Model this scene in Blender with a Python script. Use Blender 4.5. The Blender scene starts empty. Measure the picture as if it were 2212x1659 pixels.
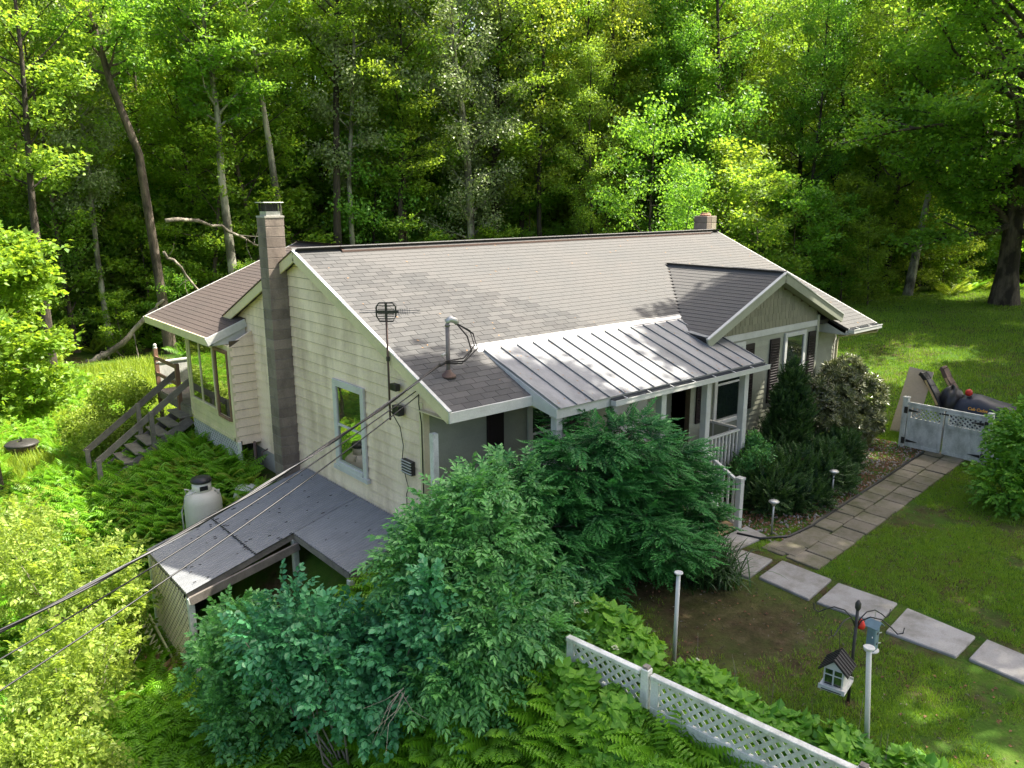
import bpy, math, random
import numpy as np
from mathutils import Matrix, Vector
R=math.radians
rng=np.random.default_rng(7); random.seed(7)
S=bpy.context.scene; C=S.collection

# ------------------------------------------------------------ camera, sky, sun
cam=bpy.data.cameras.new('camera'); co=bpy.data.objects.new('camera',cam); C.objects.link(co)
CAM=np.array([-6.726,-9.438,3.145])
yaw,pit,rol=R(49.915),R(-13.196),R(-.176)
fw=np.array([math.cos(pit)*math.cos(yaw),math.cos(pit)*math.sin(yaw),math.sin(pit)])
rt=np.array([math.sin(yaw),-math.cos(yaw),0]); up=np.cross(rt,fw)
rt2=rt*math.cos(rol)+up*math.sin(rol); up2=-rt*math.sin(rol)+up*math.cos(rol)
co.matrix_world=Matrix(((rt2[0],up2[0],-fw[0],CAM[0]),(rt2[1],up2[1],-fw[1],CAM[1]),(rt2[2],up2[2],-fw[2],CAM[2]),(0,0,0,1)))
cam.sensor_width=36; cam.lens=1716.2/2212*36; cam.clip_start=.1; cam.clip_end=1500
S.camera=co
SUND=np.array([1,-.38,1.505]); SUND/=np.linalg.norm(SUND)
w=bpy.data.worlds.new('World'); S.world=w; w.use_nodes=True
nt=w.node_tree; sky=nt.nodes.new('ShaderNodeTexSky'); sky.sky_type='NISHITA'; sky.sun_disc=False
sky.sun_elevation=math.asin(SUND[2]); sky.sun_rotation=math.atan2(SUND[0],SUND[1])
sky.air_density=.8; sky.dust_density=6.0; sky.ozone_density=.0
nt.links.new(sky.outputs[0],nt.nodes['Background'].inputs[0]); nt.nodes['Background'].inputs[1].default_value=.12
sl=bpy.data.lights.new('sun','SUN'); sl.energy=5.0; sl.angle=R(.55); sl.color=(1,.94,.82)
so=bpy.data.objects.new('sun',sl); C.objects.link(so)
so.rotation_euler=Vector(SUND).to_track_quat('Z','Y').to_euler()
S.view_settings.view_transform='Standard'; S.view_settings.look='None'; S.view_settings.exposure=1.66; S.view_settings.gamma=1
S.render.engine='CYCLES'
S.cycles.max_bounces=6; S.cycles.diffuse_bounces=3; S.cycles.glossy_bounces=2; S.cycles.transmission_bounces=3; S.cycles.transparent_max_bounces=4
S.cycles.use_denoising=True

# ------------------------------------------------------------ materials
def nodes(name):
    m=bpy.data.materials.new(name); m.use_nodes=True; t=m.node_tree; b=t.nodes['Principled BSDF']
    return m,t,b
def N(t,typ,**k):
    n=t.nodes.new(typ)
    for a,v in k.items(): setattr(n,a,v)
    return n
def ramp(t,fac,stops):
    r=N(t,'ShaderNodeValToRGB'); e=r.color_ramp.elements
    e[0].position,e[0].color=stops[0][0],(*stops[0][1],1); e[1].position,e[1].color=stops[-1][0],(*stops[-1][1],1)
    for p,c in stops[1:-1]:
        x=e.new(p); x.color=(*c,1)
    t.links.new(fac,r.inputs[0]); return r.outputs[0]
def mixc(t,fac,a,b,mode='MIX'):
    n=N(t,'ShaderNodeMix',data_type='RGBA',blend_type=mode)
    for i,v in ((0,fac),(6,a),(7,b)):
        if isinstance(v,(int,float)): n.inputs[i].default_value=v
        elif isinstance(v,tuple): n.inputs[i].default_value=(*v,1)
        else: t.links.new(v,n.inputs[i])
    return n.outputs[2]
def coords(t,scale=(1,1,1),obj=False):
    g=N(t,'ShaderNodeTexCoord') if obj else N(t,'ShaderNodeNewGeometry')
    mp=N(t,'ShaderNodeMapping'); mp.inputs['Scale'].default_value=scale
    t.links.new(g.outputs['Object' if obj else 'Position'],mp.inputs[0]); return mp.outputs[0]
def noise(t,vec,scale,detail=4,rough=.6,lo=.35,hi=.65):
    n=N(t,'ShaderNodeTexNoise'); n.inputs['Scale'].default_value=scale; n.inputs['Detail'].default_value=detail; n.inputs['Roughness'].default_value=rough
    t.links.new(vec,n.inputs['Vector'])
    mr=N(t,'ShaderNodeMapRange'); mr.inputs[1].default_value=lo; mr.inputs[2].default_value=hi
    t.links.new(n.outputs[0],mr.inputs[0]); return mr.outputs[0]
def bump(t,b,h,s=.3,d=.02):
    n=N(t,'ShaderNodeBump'); n.inputs['Strength'].default_value=s; n.inputs['Distance'].default_value=d
    t.links.new(h,n.inputs['Height']); t.links.new(n.outputs[0],b.inputs['Normal'])
def weathered(name,base,dirt,amt=.6,scale=(1,1,1),ns=3.,rough=.7,fine=(40,.25),metal=0,var=.12,spec=.3):
    m,t,b=nodes(name); v=coords(t,scale); n1=noise(t,v,ns,5,.65,.42,.72)
    mm=N(t,'ShaderNodeMath',operation='MULTIPLY'); t.links.new(n1,mm.inputs[0]); mm.inputs[1].default_value=amt
    c=mixc(t,mm.outputs[0],base,dirt)
    oi=N(t,'ShaderNodeObjectInfo'); mr=N(t,'ShaderNodeMapRange'); mr.inputs[3].default_value=1-var; mr.inputs[4].default_value=1+var
    t.links.new(oi.outputs['Random'],mr.inputs[0])
    vm=N(t,'ShaderNodeVectorMath',operation='SCALE'); t.links.new(c,vm.inputs[0]); t.links.new(mr.outputs[0],vm.inputs[3])
    f=noise(t,coords(t),fine[0],3,.6,.2,.8)
    c2=mixc(t,fine[1],vm.outputs[0],mixc(t,1.0,vm.outputs[0],ramp(t,f,[(0,(.45,.45,.45)),(1,(1.3,1.3,1.3))]),'MULTIPLY'))
    t.links.new(c2,b.inputs['Base Color']); b.inputs['Roughness'].default_value=rough; b.inputs['Metallic'].default_value=metal
    b.inputs['Specular IOR Level'].default_value=spec
    bump(t,b,f,.25,.01); return m
def plain(name,c,rough=.6,metal=0,spec=.4):
    m,t,b=nodes(name); f=noise(t,coords(t),14,4,.6,.3,.7)
    t.links.new(mixc(t,f,tuple(x*.8 for x in c),tuple(min(1,x*1.12) for x in c)),b.inputs['Base Color'])
    b.inputs['Roughness'].default_value=rough; b.inputs['Metallic'].default_value=metal; b.inputs['Specular IOR Level'].default_value=spec; return m
def shingle_mat(name,a,bcol,c):
    m,t,b=nodes(name)
    at=N(t,'ShaderNodeAttribute',attribute_name='tint'); oi=N(t,'ShaderNodeObjectInfo')
    ad=N(t,'ShaderNodeMath',operation='ADD'); sp=N(t,'ShaderNodeSeparateColor'); t.links.new(oi.outputs['Color'],sp.inputs[0])
    t.links.new(at.outputs['Fac'],ad.inputs[0]); t.links.new(sp.outputs[0],ad.inputs[1])
    col=ramp(t,ad.outputs[0],[(0,a),(.6,bcol),(1,c)])
    pt=noise(t,coords(t),.9,3,.6,.35,.7)
    col=mixc(t,pt,col,mixc(t,1.0,col,(.90,.93,.95),'MULTIPLY'))
    g=noise(t,coords(t),120,2,.7,.2,.8)
    col=mixc(t,.5,col,mixc(t,1.0,col,ramp(t,g,[(0,(.35,.35,.36)),(1,(1.6,1.55,1.5))]),'MULTIPLY'))
    t.links.new(col,b.inputs['Base Color']); b.inputs['Roughness'].default_value=.88; b.inputs['Specular IOR Level'].default_value=.25
    bump(t,b,g,.3,.004); return m
def leaf_mat(name,dark,light,trans,tw=.4,rough=.45,spec=.35,hv=.0):
    m,t,b=nodes(name)
    at=N(t,'ShaderNodeAttribute',attribute_name='tint'); oi=N(t,'ShaderNodeObjectInfo')
    col=mixc(t,at.outputs['Fac'],dark,light)
    tc=mixc(t,at.outputs['Fac'],tuple(x*.55 for x in trans),trans)
    hs=N(t,'ShaderNodeHueSaturation'); mr=N(t,'ShaderNodeMapRange'); mr.inputs[3].default_value=.5-hv; mr.inputs[4].default_value=.5+hv*.6
    t.links.new(oi.outputs['Random'],mr.inputs[0]); t.links.new(mr.outputs[0],hs.inputs['Hue'])
    mv=N(t,'ShaderNodeMapRange'); mv.inputs[3].default_value=.8; mv.inputs[4].default_value=1.25
    fm=N(t,'ShaderNodeMath',operation='FRACT'); f2=N(t,'ShaderNodeMath',operation='MULTIPLY'); f2.inputs[1].default_value=7.31
    t.links.new(oi.outputs['Random'],f2.inputs[0]); t.links.new(f2.outputs[0],fm.inputs[0]); t.links.new(fm.outputs[0],mv.inputs[0])
    t.links.new(mv.outputs[0],hs.inputs['Value'] if hv else mr.inputs[5]) if hv else None
    t.links.new(col,hs.inputs['Color']); t.links.new(hs.outputs[0],b.inputs['Base Color'])
    b.inputs['Roughness'].default_value=rough; b.inputs['Specular IOR Level'].default_value=spec
    tr=N(t,'ShaderNodeBsdfTranslucent'); hs2=N(t,'ShaderNodeHueSaturation'); t.links.new(mr.outputs[0],hs2.inputs['Hue']); t.links.new(tc,hs2.inputs['Color']); t.links.new(hs2.outputs[0],tr.inputs['Color'])
    mx=N(t,'ShaderNodeMixShader'); mx.inputs[0].default_value=tw
    t.links.new(b.outputs[0],mx.inputs[1]); t.links.new(tr.outputs[0],mx.inputs[2]); t.links.new(mx.outputs[0],t.nodes['Material Output'].inputs[0]); return m
def bark_mat(name,a,b_,sc=6):
    m,t,b=nodes(name); n1=noise(t,coords(t,(1,1,.25)),sc,6,.7,.3,.7)
    n2=noise(t,coords(t,(1,1,.5)),1.7,4,.6,.48,.60); c=mixc(t,n2,ramp(t,n1,[(0,a),(1,b_)]),tuple(x*.6 for x in a)); t.links.new(c,b.inputs['Base Color']); b.inputs['Roughness'].default_value=.9; bump(t,b,n1,.8,.06); return m

M={}
M['shingle']=shingle_mat('grey_shingle',(.076,.075,.074),(.090,.089,.087),(.106,.104,.101))
M['shingle_brown']=shingle_mat('brown_shingle',(.062,.049,.044),(.072,.057,.051),(.083,.067,.060))
M['deck_under']=plain('roof_felt',(.05,.045,.045),.9)
M['cream']=weathered('cream_siding',(.93,.76,.58),(.40,.29,.20),.7,(1.,1.,.28),1.5,.6,(30,.2),var=.05)
M['cream_clean']=weathered('cream_trim',(.74,.64,.42),(.44,.43,.25),.5,(1,1,1),2.,.6,(30,.2),var=.04)
M['sage']=weathered('grey_green_siding',(.34,.35,.27),(.24,.25,.20),.5,(1,1,1),2.,.6,(30,.15),var=.05)
M['sage_shake']=weathered('grey_green_shakes',(.25,.24,.165),(.18,.175,.12),.6,(1,1,1),3.,.7,(30,.2),var=.10)
M['white']=weathered('white_paint',(.60,.60,.57),(.40,.40,.36),.5,(1,1,1),2.5,.5,(30,.12),var=.03)
M['white_old']=weathered('old_white_paint',(.74,.74,.68),(.26,.28,.22),.75,(1,1,.5),5,.6,(45,.3),var=.05)
M['block']=weathered('cinder_block',(.25,.205,.17),(.085,.07,.062),.8,(1,1,.6),2.5,.9,(35,.4),var=.18)
M['block_lit']=weathered('sunlit_block_tone',(.40,.35,.27),(.22,.19,.17),.8,(1,1,1),5,.9,(35,.4),var=.18)  # block in a sunlit tone, the light put into the colour
M['joint']=plain('dirty_siding_joint',(.10,.075,.045),.9)
M['mortar']=plain('mortar',(.20,.175,.155),.9)
M['concrete']=weathered('concrete',(.42,.40,.35),(.24,.23,.19),.8,(1,1,.4),2.2,.9,(30,.3),var=.05)
M['slab']=weathered('pale_stone_slab',(.36,.345,.325),(.17,.16,.125),.9,(1,1,1),2.2,.85,(50,.3),var=.06)
M['paver']=weathered('mossy_paver',(.21,.185,.14),(.085,.09,.035),.9,(1,1,1),2.6,.9,(50,.35),var=.16)
M['tin']=weathered('standing_seam_metal',(.23,.235,.24),(.11,.115,.12),.85,(1,.35,1),2.4,.5,(20,.15),metal=.1,var=.07,spec=.4)
M['corr']=weathered('corrugated_grey_sheet',(.22,.23,.235),(.14,.145,.15),.6,(1,2,1),2.2,.6,(40,.25),metal=.1,var=.04,spec=.4)
M['galv']=plain('galvanised_metal',(.5,.5,.48),.4,.6)
M['gutterin']=plain('gutter_inside',(.07,.075,.08),.7)
M['shutter']=plain('dark_shutter',(.014,.008,.009),.6)
M['rust']=weathered('rusty_pipe',(.13,.085,.07),(.08,.065,.06),.6,(1,1,1),5,.8,(40,.3))
M['mast']=plain('grey_mast',(.20,.17,.17),.6)
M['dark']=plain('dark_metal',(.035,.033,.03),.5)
M['black']=plain('black_plastic',(.02,.02,.022),.4)
M['tarp']=plain('dark_blue_cover',(.022,.028,.045),.45)
M['cable']=plain('cable',(.012,.012,.014),.4,spec=.35)
M['cable_grey']=plain('grey_cable',(.12,.12,.13),.4)
M['oldwood']=weathered('weathered_wood',(.24,.21,.18),(.10,.088,.075),.7,(1,1,1),4,.85,(40,.35),var=.15)
M['redwood']=weathered('reddish_wood',(.26,.15,.10),(.14,.09,.07),.6,(1,1,1),4,.85,(40,.3),var=.1)
M['wood_tan']=weathered('tan_wood',(.50,.36,.20),(.34,.24,.14),.6,(1,1,1),4,.7,(40,.25),var=.1)
M['ply']=weathered('plywood',(.55,.44,.35),(.46,.36,.28),.4,(1,1,1),4,.8,(20,.2))
M['red']=plain('red_plastic',(.55,.03,.02),.4)
M['orange']=plain('orange_print',(.75,.35,.03),.5)
M['teal']=plain('teal_feeder',(.16,.24,.27),.5)
M['terracotta']=plain('terracotta',(.42,.22,.14),.85)
M['tank']=weathered('off_white_tank',(.66,.64,.55),(.52,.50,.42),.5,(1,1,1),2.,.45,(30,.1))
M['log']=weathered('cut_log',(.30,.18,.09),(.16,.10,.06),.7,(1,1,1),5,.9,(40,.3),var=.2)
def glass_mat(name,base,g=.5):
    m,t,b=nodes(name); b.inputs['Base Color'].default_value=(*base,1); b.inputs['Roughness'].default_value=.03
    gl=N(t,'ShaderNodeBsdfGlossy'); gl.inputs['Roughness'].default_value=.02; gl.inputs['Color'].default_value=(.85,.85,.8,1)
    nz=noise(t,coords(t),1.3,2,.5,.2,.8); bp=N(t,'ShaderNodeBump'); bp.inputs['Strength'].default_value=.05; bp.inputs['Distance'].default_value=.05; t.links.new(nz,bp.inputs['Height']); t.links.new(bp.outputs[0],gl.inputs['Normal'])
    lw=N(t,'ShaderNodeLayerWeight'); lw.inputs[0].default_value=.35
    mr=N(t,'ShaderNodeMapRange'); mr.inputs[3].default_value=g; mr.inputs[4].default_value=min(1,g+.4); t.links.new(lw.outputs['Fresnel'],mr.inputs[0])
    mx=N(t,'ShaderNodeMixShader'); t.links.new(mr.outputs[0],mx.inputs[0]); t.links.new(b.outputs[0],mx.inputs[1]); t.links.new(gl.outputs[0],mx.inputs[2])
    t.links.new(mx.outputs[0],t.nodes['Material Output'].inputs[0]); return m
M['glass']=glass_mat('window_glass',(.03,.032,.02),.42)
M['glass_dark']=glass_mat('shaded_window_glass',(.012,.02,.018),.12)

# leaves                     dark            light            translucent
M['leaf_forest']=leaf_mat('forest_leaves',(0.08, 0.18, 0.028),(0.22, 0.36, 0.055),(0.5, 0.8, 0.06),.48,hv=.035)
M['leaf_aspen']=leaf_mat('aspen_leaves',(0.14, 0.2, 0.08),(0.36, 0.42, 0.2),(0.42, 0.58, 0.14),.35,rough=.35,spec=.5)
M['leaf_yellow']=leaf_mat('yellow_green_leaves',(0.12, 0.21, 0.03),(0.34, 0.42, 0.08),(0.56, 0.74, 0.07),.45)
M['leaf_maple']=leaf_mat('bright_maple_leaves',(0.09, 0.2, 0.018),(0.22, 0.34, 0.035),(0.52, 0.76, 0.045),.45)
M['leaf_spindle']=leaf_mat('drooping_green_leaves',(0.022, 0.15, 0.042),(0.18, 0.44, 0.12),(0.24, 0.62, 0.1),.3,rough=.4,spec=.45)
M['leaf_blue']=leaf_mat('blue_green_leaves',(0.025, 0.16, 0.06),(0.12, 0.39, 0.155),(0.12, 0.48, 0.14),.25,rough=.4,spec=.5)
M['leaf_yew']=leaf_mat('yew_needles',(0.01, 0.075, 0.024),(0.08, 0.31, 0.06),(0.06, 0.3, 0.05),.2,rough=.5)
M['leaf_darkyew']=leaf_mat('dark_yew_needles',(0.013, 0.045, 0.015),(0.06, 0.125, 0.026),(0.06, 0.15, 0.02),.2,rough=.5)
M['leaf_rhodo']=leaf_mat('glossy_dark_leaves',(0.045, 0.06, 0.018),(0.2, 0.215, 0.08),(0.15, 0.2, 0.04),.15,rough=.3,spec=.7)
M['leaf_hyd']=leaf_mat('broad_green_leaves',(0.06, 0.22, 0.015),(0.22, 0.45, 0.045),(0.34, 0.65, 0.05),.35,rough=.45)
M['leaf_lily']=leaf_mat('strap_leaves',(.018,.055,.018),(.06,.13,.035),(.08,.20,.03),.25,rough=.4)
M['fern']=leaf_mat('fern_fronds',(0.07, 0.21, 0.012),(0.2, 0.42, 0.022),(0.38, 0.72, 0.03),.42)
M['fern_sun']=leaf_mat('pale_fern_fronds',(0.12, 0.22, 0.018),(0.3, 0.38, 0.04),(0.58, 0.75, 0.05),.42)
M['grass']=leaf_mat('lawn_blades',(0.07, 0.17, 0.014),(0.24, 0.4, 0.026),(0.36, 0.58, 0.03),.3)
M['flower']=plain('cream_flower',(.6,.62,.38),.7)
M['bark']=bark_mat('grey_brown_bark',(.055,.042,.030),(.17,.135,.10))
M['bark_dark']=bark_mat('dark_bark',(.025,.02,.016),(.09,.07,.05))
M['bark_pale']=bark_mat('pale_bark',(.16,.15,.11),(.48,.46,.36),5)
M['bark_red']=bark_mat('shrub_stem',(.10,.06,.035),(.22,.15,.09))
M['twig']=bark_mat('pale_twig',(.20,.17,.13),(.42,.37,.30))

# ------------------------------------------------------------ mesh helpers
def mesh_np(name,V,F,mat,tint=None,smooth=False):
    V=np.asarray(V,np.float32); F=np.asarray(F,np.int32)
    me=bpy.data.meshes.new(name); n=len(F); k=F.shape[1]
    me.vertices.add(len(V)); me.vertices.foreach_set('co',V.ravel())
    me.loops.add(n*k); me.loops.foreach_set('vertex_index',F.ravel())
    me.polygons.add(n); me.polygons.foreach_set('loop_start',np.arange(0,n*k,k,dtype=np.int32))
    me.materials.append(mat)
    if tint is not None:
        a=me.attributes.new('tint','FLOAT','POINT'); a.data.foreach_set('value',np.asarray(tint,np.float32))
    me.update(calc_edges=True)
    me.polygons.foreach_set('use_smooth',np.full(n,bool(smooth)))
    return me
class MB:
    def __init__(s): s.v=[]; s.f=[]
    def add(s,V,F):
        o=len(s.v); s.v+=[tuple(map(float,p)) for p in V]; s.f+=[tuple(i+o for i in f) for f in F]; return s
    def hexa(s,P): # 4 bottom, 4 top
        return s.add(P,[(3,2,1,0),(4,5,6,7),(0,1,5,4),(1,2,6,5),(2,3,7,6),(3,0,4,7)])
    def box(s,x0,x1,y0,y1,z0,z1):
        return s.hexa([(x0,y0,z0),(x1,y0,z0),(x1,y1,z0),(x0,y1,z0),(x0,y0,z1),(x1,y0,z1),(x1,y1,z1),(x0,y1,z1)])
    def beam(s,a,b,w,h,upv=(0,0,1)):
        a=np.array(a,float); b=np.array(b,float); d=b-a; d/=np.linalg.norm(d); u=np.array(upv,float)
        sd=np.cross(d,u); sd/=np.linalg.norm(sd); u=np.cross(sd,d); P=[]
        for p in (a,b):
            for i,j in((-1,-1),(1,-1),(1,1),(-1,1)): P.append(p+sd*i*w/2+u*j*h/2)
        return s.add(P,[(3,2,1,0),(4,5,6,7),(0,1,5,4),(1,2,6,5),(2,3,7,6),(3,0,4,7)])
    def tube(s,pts,rad,n=8,cap=True):
        pts=[np.array(p,float) for p in pts]; k=len(pts)
        if np.isscalar(rad): rad=[rad]*k
        ref=np.array([0,0,1.]); V=[];F=[]
        for i,p in enumerate(pts):
            d=pts[min(i+1,k-1)]-pts[max(i-1,0)]; d/=np.linalg.norm(d)+1e-9
            r_=ref if abs(d[2])<.95 else np.array([1.,0,0]); a=np.cross(d,r_); a/=np.linalg.norm(a); b=np.cross(d,a)
            for j in range(n):
                t=2*math.pi*j/n; V.append(p+rad[i]*(a*math.cos(t)+b*math.sin(t)))
        for i in range(k-1):
            for j in range(n): j2=(j+1)%n; F.append((i*n+j,i*n+j2,(i+1)*n+j2,(i+1)*n+j))
        if cap: F+= [tuple(range(n-1,-1,-1)),tuple(range((k-1)*n,k*n))]
        return s.add(V,F)
    def lathe(s,prof,c,n=20,a0=0):
        V=[];F=[]; k=len(prof)
        for r,z in prof:
            for j in range(n): t=2*math.pi*j/n+a0; V.append((c[0]+r*math.cos(t),c[1]+r*math.sin(t),c[2]+z))
        for i in range(k-1):
            for j in range(n): j2=(j+1)%n; F.append((i*n+j,i*n+j2,(i+1)*n+j2,(i+1)*n+j))
        F+= [tuple(range(n-1,-1,-1)),tuple(range((k-1)*n,k*n))]; return s.add(V,F)
    def prism(s,poly,vec):
        n=len(poly); vec=np.array(vec,float); P=[np.array(p,float) for p in poly]; Q=[p+vec for p in P]
        F=[tuple(range(n-1,-1,-1)),tuple(range(n,2*n))]+[(i,(i+1)%n,n+(i+1)%n,n+i) for i in range(n)]
        return s.add(P+Q,F)
    def mesh(s,name,mat,smooth=False):
        me=bpy.data.meshes.new(name); me.from_pydata(s.v,[],s.f); me.materials.append(mat); me.update()
        me.polygons.foreach_set('use_smooth',np.full(len(me.polygons),bool(smooth)))
        return me
    def part(s,name,mat,parent=None,smooth=False,bev=0,label=None,kind=None):
        o=obj(name,s.mesh(name,mat,smooth),parent,label,kind)
        if bev:
            b=o.modifiers.new('bevel','BEVEL'); b.width=bev; b.segments=1; b.limit_method='ANGLE'
        return o
def obj(name,me,parent=None,label=None,kind=None):
    o=bpy.data.objects.new(name,me); C.objects.link(o)
    if parent is not None:
        o.parent=parent
        if parent.type=='EMPTY': o.matrix_parent_inverse=Matrix.Translation(-Vector(parent.location))
    if label: o['label']=label
    if kind: o['kind']=kind
    return o
def thing(name,label,cat,loc,group=None):
    o=bpy.data.objects.new(name,None); C.objects.link(o); o.location=loc; o.empty_display_size=.2
    o['label']=label; o['category']=cat
    if group: o['group']=group
    return o
def tag(o,label,cat,group=None):
    o['label']=label; o['category']=cat
    if group: o['group']=group
    return o
def structure(o): o['kind']='structure'; return o

# ------------------------------------------------------------ terrain
def sst(a,b,x):
    t=np.clip((x-a)/(b-a),0,1); return t*t*(3-2*t)
def H(x,y):
    x=np.asarray(x,float); y=np.asarray(y,float)
    amp=2.05-1.05*sst(5,9.5,y)
    z=-2.9-amp*sst(-.3,-3.0,x*1.0)*(x<0) 
    z=np.where(y<0, -2.9-1.75*sst(-.35,-2.8,x+.12*np.clip(-y-3,-2,4)*0), z)
    z=z-.5*sst(12,20,y)*sst(6,-2,x)*0
    z=z-.7*sst(9.5,20,y)*sst(30,10,x)*(1-sst(-.3,-3,x))-.0
    z=z+.7*sst(16,34,x)*sst(22,8,y)
    d=np.hypot(x+6.7,y+9.4); z=z+9*sst(62,150,d)
    z=z+.05*np.sin(x*.9+1)*np.cos(y*.8)*sst(8,16,np.abs(x-6)+np.abs(y+1)*.5)
    return z
def hz(x,y): return float(H(x,y))
gx=np.unique(np.concatenate([np.linspace(-260,-12,26),np.arange(-12,20,.35),np.linspace(20,60,42),np.linspace(60,320,26)]))
gy=np.unique(np.concatenate([np.linspace(-200,-14,20),np.arange(-14,24,.35),np.linspace(24,70,40),np.linspace(70,330,26)]))
XX,YY=np.meshgrid(gx,gy); ZZ=H(XX,YY); nx,ny=len(gx),len(gy)
I=np.arange(nx*ny).reshape(ny,nx)
F=np.stack([I[:-1,:-1],I[:-1,1:],I[1:,1:],I[1:,:-1]],-1).reshape(-1,4)
def ground_mat():
    m,t,b=nodes('ground_soil_and_grass'); v=coords(t)
    sx=N(t,'ShaderNodeSeparateXYZ'); t.links.new(v,sx.inputs[0])
    gr=ramp(t,noise(t,v,1.1,6,.65,.3,.7),[(0,(.030,.070,.010)),(.5,(.055,.115,.014)),(1,(.10,.15,.022))])
    dirt=ramp(t,noise(t,v,5,6,.7,.3,.7),[(0,(.030,.020,.012)),(.6,(.075,.052,.030)),(1,(.13,.095,.06))])
    patch=noise(t,v,.75,6,.75,.45,.62)
    gcol=mixc(t,patch,gr,dirt)
    # forest floor beyond
    ln=N(t,'ShaderNodeVectorMath',operation='DISTANCE'); t.links.new(v,ln.inputs[0]); ln.inputs[1].default_value=(2.6,-3.4,-2.9)
    nn=noise(t,v,1.6,5,.6,.0,1.0); ad=N(t,'ShaderNodeMath',operation='MULTIPLY_ADD'); t.links.new(nn,ad.inputs[0]); ad.inputs[1].default_value=2.2; t.links.new(ln.outputs['Value'],ad.inputs[2])
    mr=N(t,'ShaderNodeMapRange'); mr.inputs[1].default_value=1.8; mr.inputs[2].default_value=3.4; mr.inputs[3].default_value=.75; mr.inputs[4].default_value=0; t.links.new(ad.outputs[0],mr.inputs[0])
    col=mixc(t,mr.outputs[0],gcol,dirt)
    t.links.new(col,b.inputs['Base Color']); b.inputs['Roughness'].default_value=.95; b.inputs['Specular IOR Level'].default_value=.1
    bump(t,b,noise(t,v,18,5,.7,.2,.8),.5,.05); return m
me=mesh_np('ground',np.stack([XX,YY,ZZ],-1).reshape(-1,3),F,ground_mat(),smooth=True)
structure(obj('ground',me))

# ------------------------------------------------------------ house
m_=.4294; YR,ZR,L=5.03,2.16,13.42; XW=.137; YW=.94
HOUSE=thing('house','single storey cream and grey-green house with shingled roof and metal porch roof','house',(6,4,-2.9))
def hp(mb,name,mat,parent=HOUSE,**k): return mb.part(name,mat,parent,**k)

def slab_roof(name,poly,n,thick,mat=None):  # roof board under the shingles
    n=np.array(n,float); n/=np.linalg.norm(n)
    return hp(MB().prism([np.array(p)-n*.012 for p in poly],-n*thick),name,mat or M['deck_under'])
tab_single=[]   # candidate whole tabs: (dist, matrix, tint, roof)
roofs=[]
def shingles(name,O,a,b,intervals,smax,mat,deck,expo=.143,tab=.305,seed=0):
    O,a,b=[np.array(q,float) for q in(O,a,b)]; n=np.cross(a,b); n/=np.linalg.norm(n); flip=n[2]<0
    if flip: n=-n
    rg=np.random.default_rng(seed); out=[]
    ns=int(smax/expo)+1
    for i in range(ns):
        s0=i*expo
        for lo,hi in intervals(s0+expo*.5):
            off=(i%2)*tab/2+rg.uniform(-.02,.02)
            k0=math.floor((lo-off)/tab); x=off+k0*tab
            while x<hi:
                l=max(x,lo); r=min(x+tab,hi)
                if r-l>.03:
                    out.append((l+.0015,r-.0015,s0,r-l>tab-.002,rg.uniform(0,1)))
                x+=tab
    roofs.append(dict(flip=flip,name=name,O=O,a=a,b=b,n=n,tabs=out,mat=mat,deck=deck,expo=expo,tab=tab))
def tabV(l,r,s,e):
    s1=s+e+.05; return [(l,s,.000),(r,s,.000),(r,s1,-.010),(l,s1,-.010),(l,s,.0085),(r,s,.0085),(r,s1,.0005),(l,s1,.0005)]
TF=[(4,5,6,7),(0,1,5,4),(1,2,6,5),(3,0,4,7)]
def flush_roofs():
    c=[]
    for ri,rf in enumerate(roofs):
        for ti,(l,r,s,full,tn) in enumerate(rf['tabs']):
            if full:
                p=rf['O']+rf['a']*(l+r)/2+rf['b']*s
                c.append((np.linalg.norm(p-CAM),ri,ti))
    c.sort(); single={(a,b) for _,a,b in c[:300]}
    protos={}
    for ri,rf in enumerate(roofs):
        V=[];F=[];T=[]; B=np.stack([rf['a'],rf['b'],rf['n']],1); TFF=[f[::-1] for f in TF] if rf['flip'] else TF; pk=(rf['mat'],rf['flip'])
        for ti,(l,r,s,full,tn) in enumerate(rf['tabs']):
            if (ri,ti) in single:
                if pk not in protos:
                    protos[pk]=mesh_np('shingle',tabV(-rf['tab']/2+.004,rf['tab']/2-.004,0,rf['expo']),TFF,rf['mat'])
                o=bpy.data.objects.new('shingle',protos[pk]); C.objects.link(o); o.parent=rf['deck']; o.color=(tn,tn,tn,1)
                p=rf['O']+rf['a']*((l+r)/2)+rf['b']*s+rf['n']*0
                o.matrix_basis=Matrix.Translation(p)@Matrix([list(B[0])+[0],list(B[1])+[0],list(B[2])+[0],[0,0,0,1]])
            else:
                q=np.array(tabV(l,r,s,rf['expo'])); o_=len(V)*8; V.append(rf['O']+q@B.T); F+= [tuple(i+o_ for i in f) for f in TFF]; T+= [tn]*8
        if V:
            me=mesh_np('shingles',np.concatenate(V),F,rf['mat'],T); obj('shingles',me,rf['deck'],kind='stuff')
cs=1/math.sqrt(1+m_*m_)
FS=math.hypot(YR,ZR)
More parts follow.
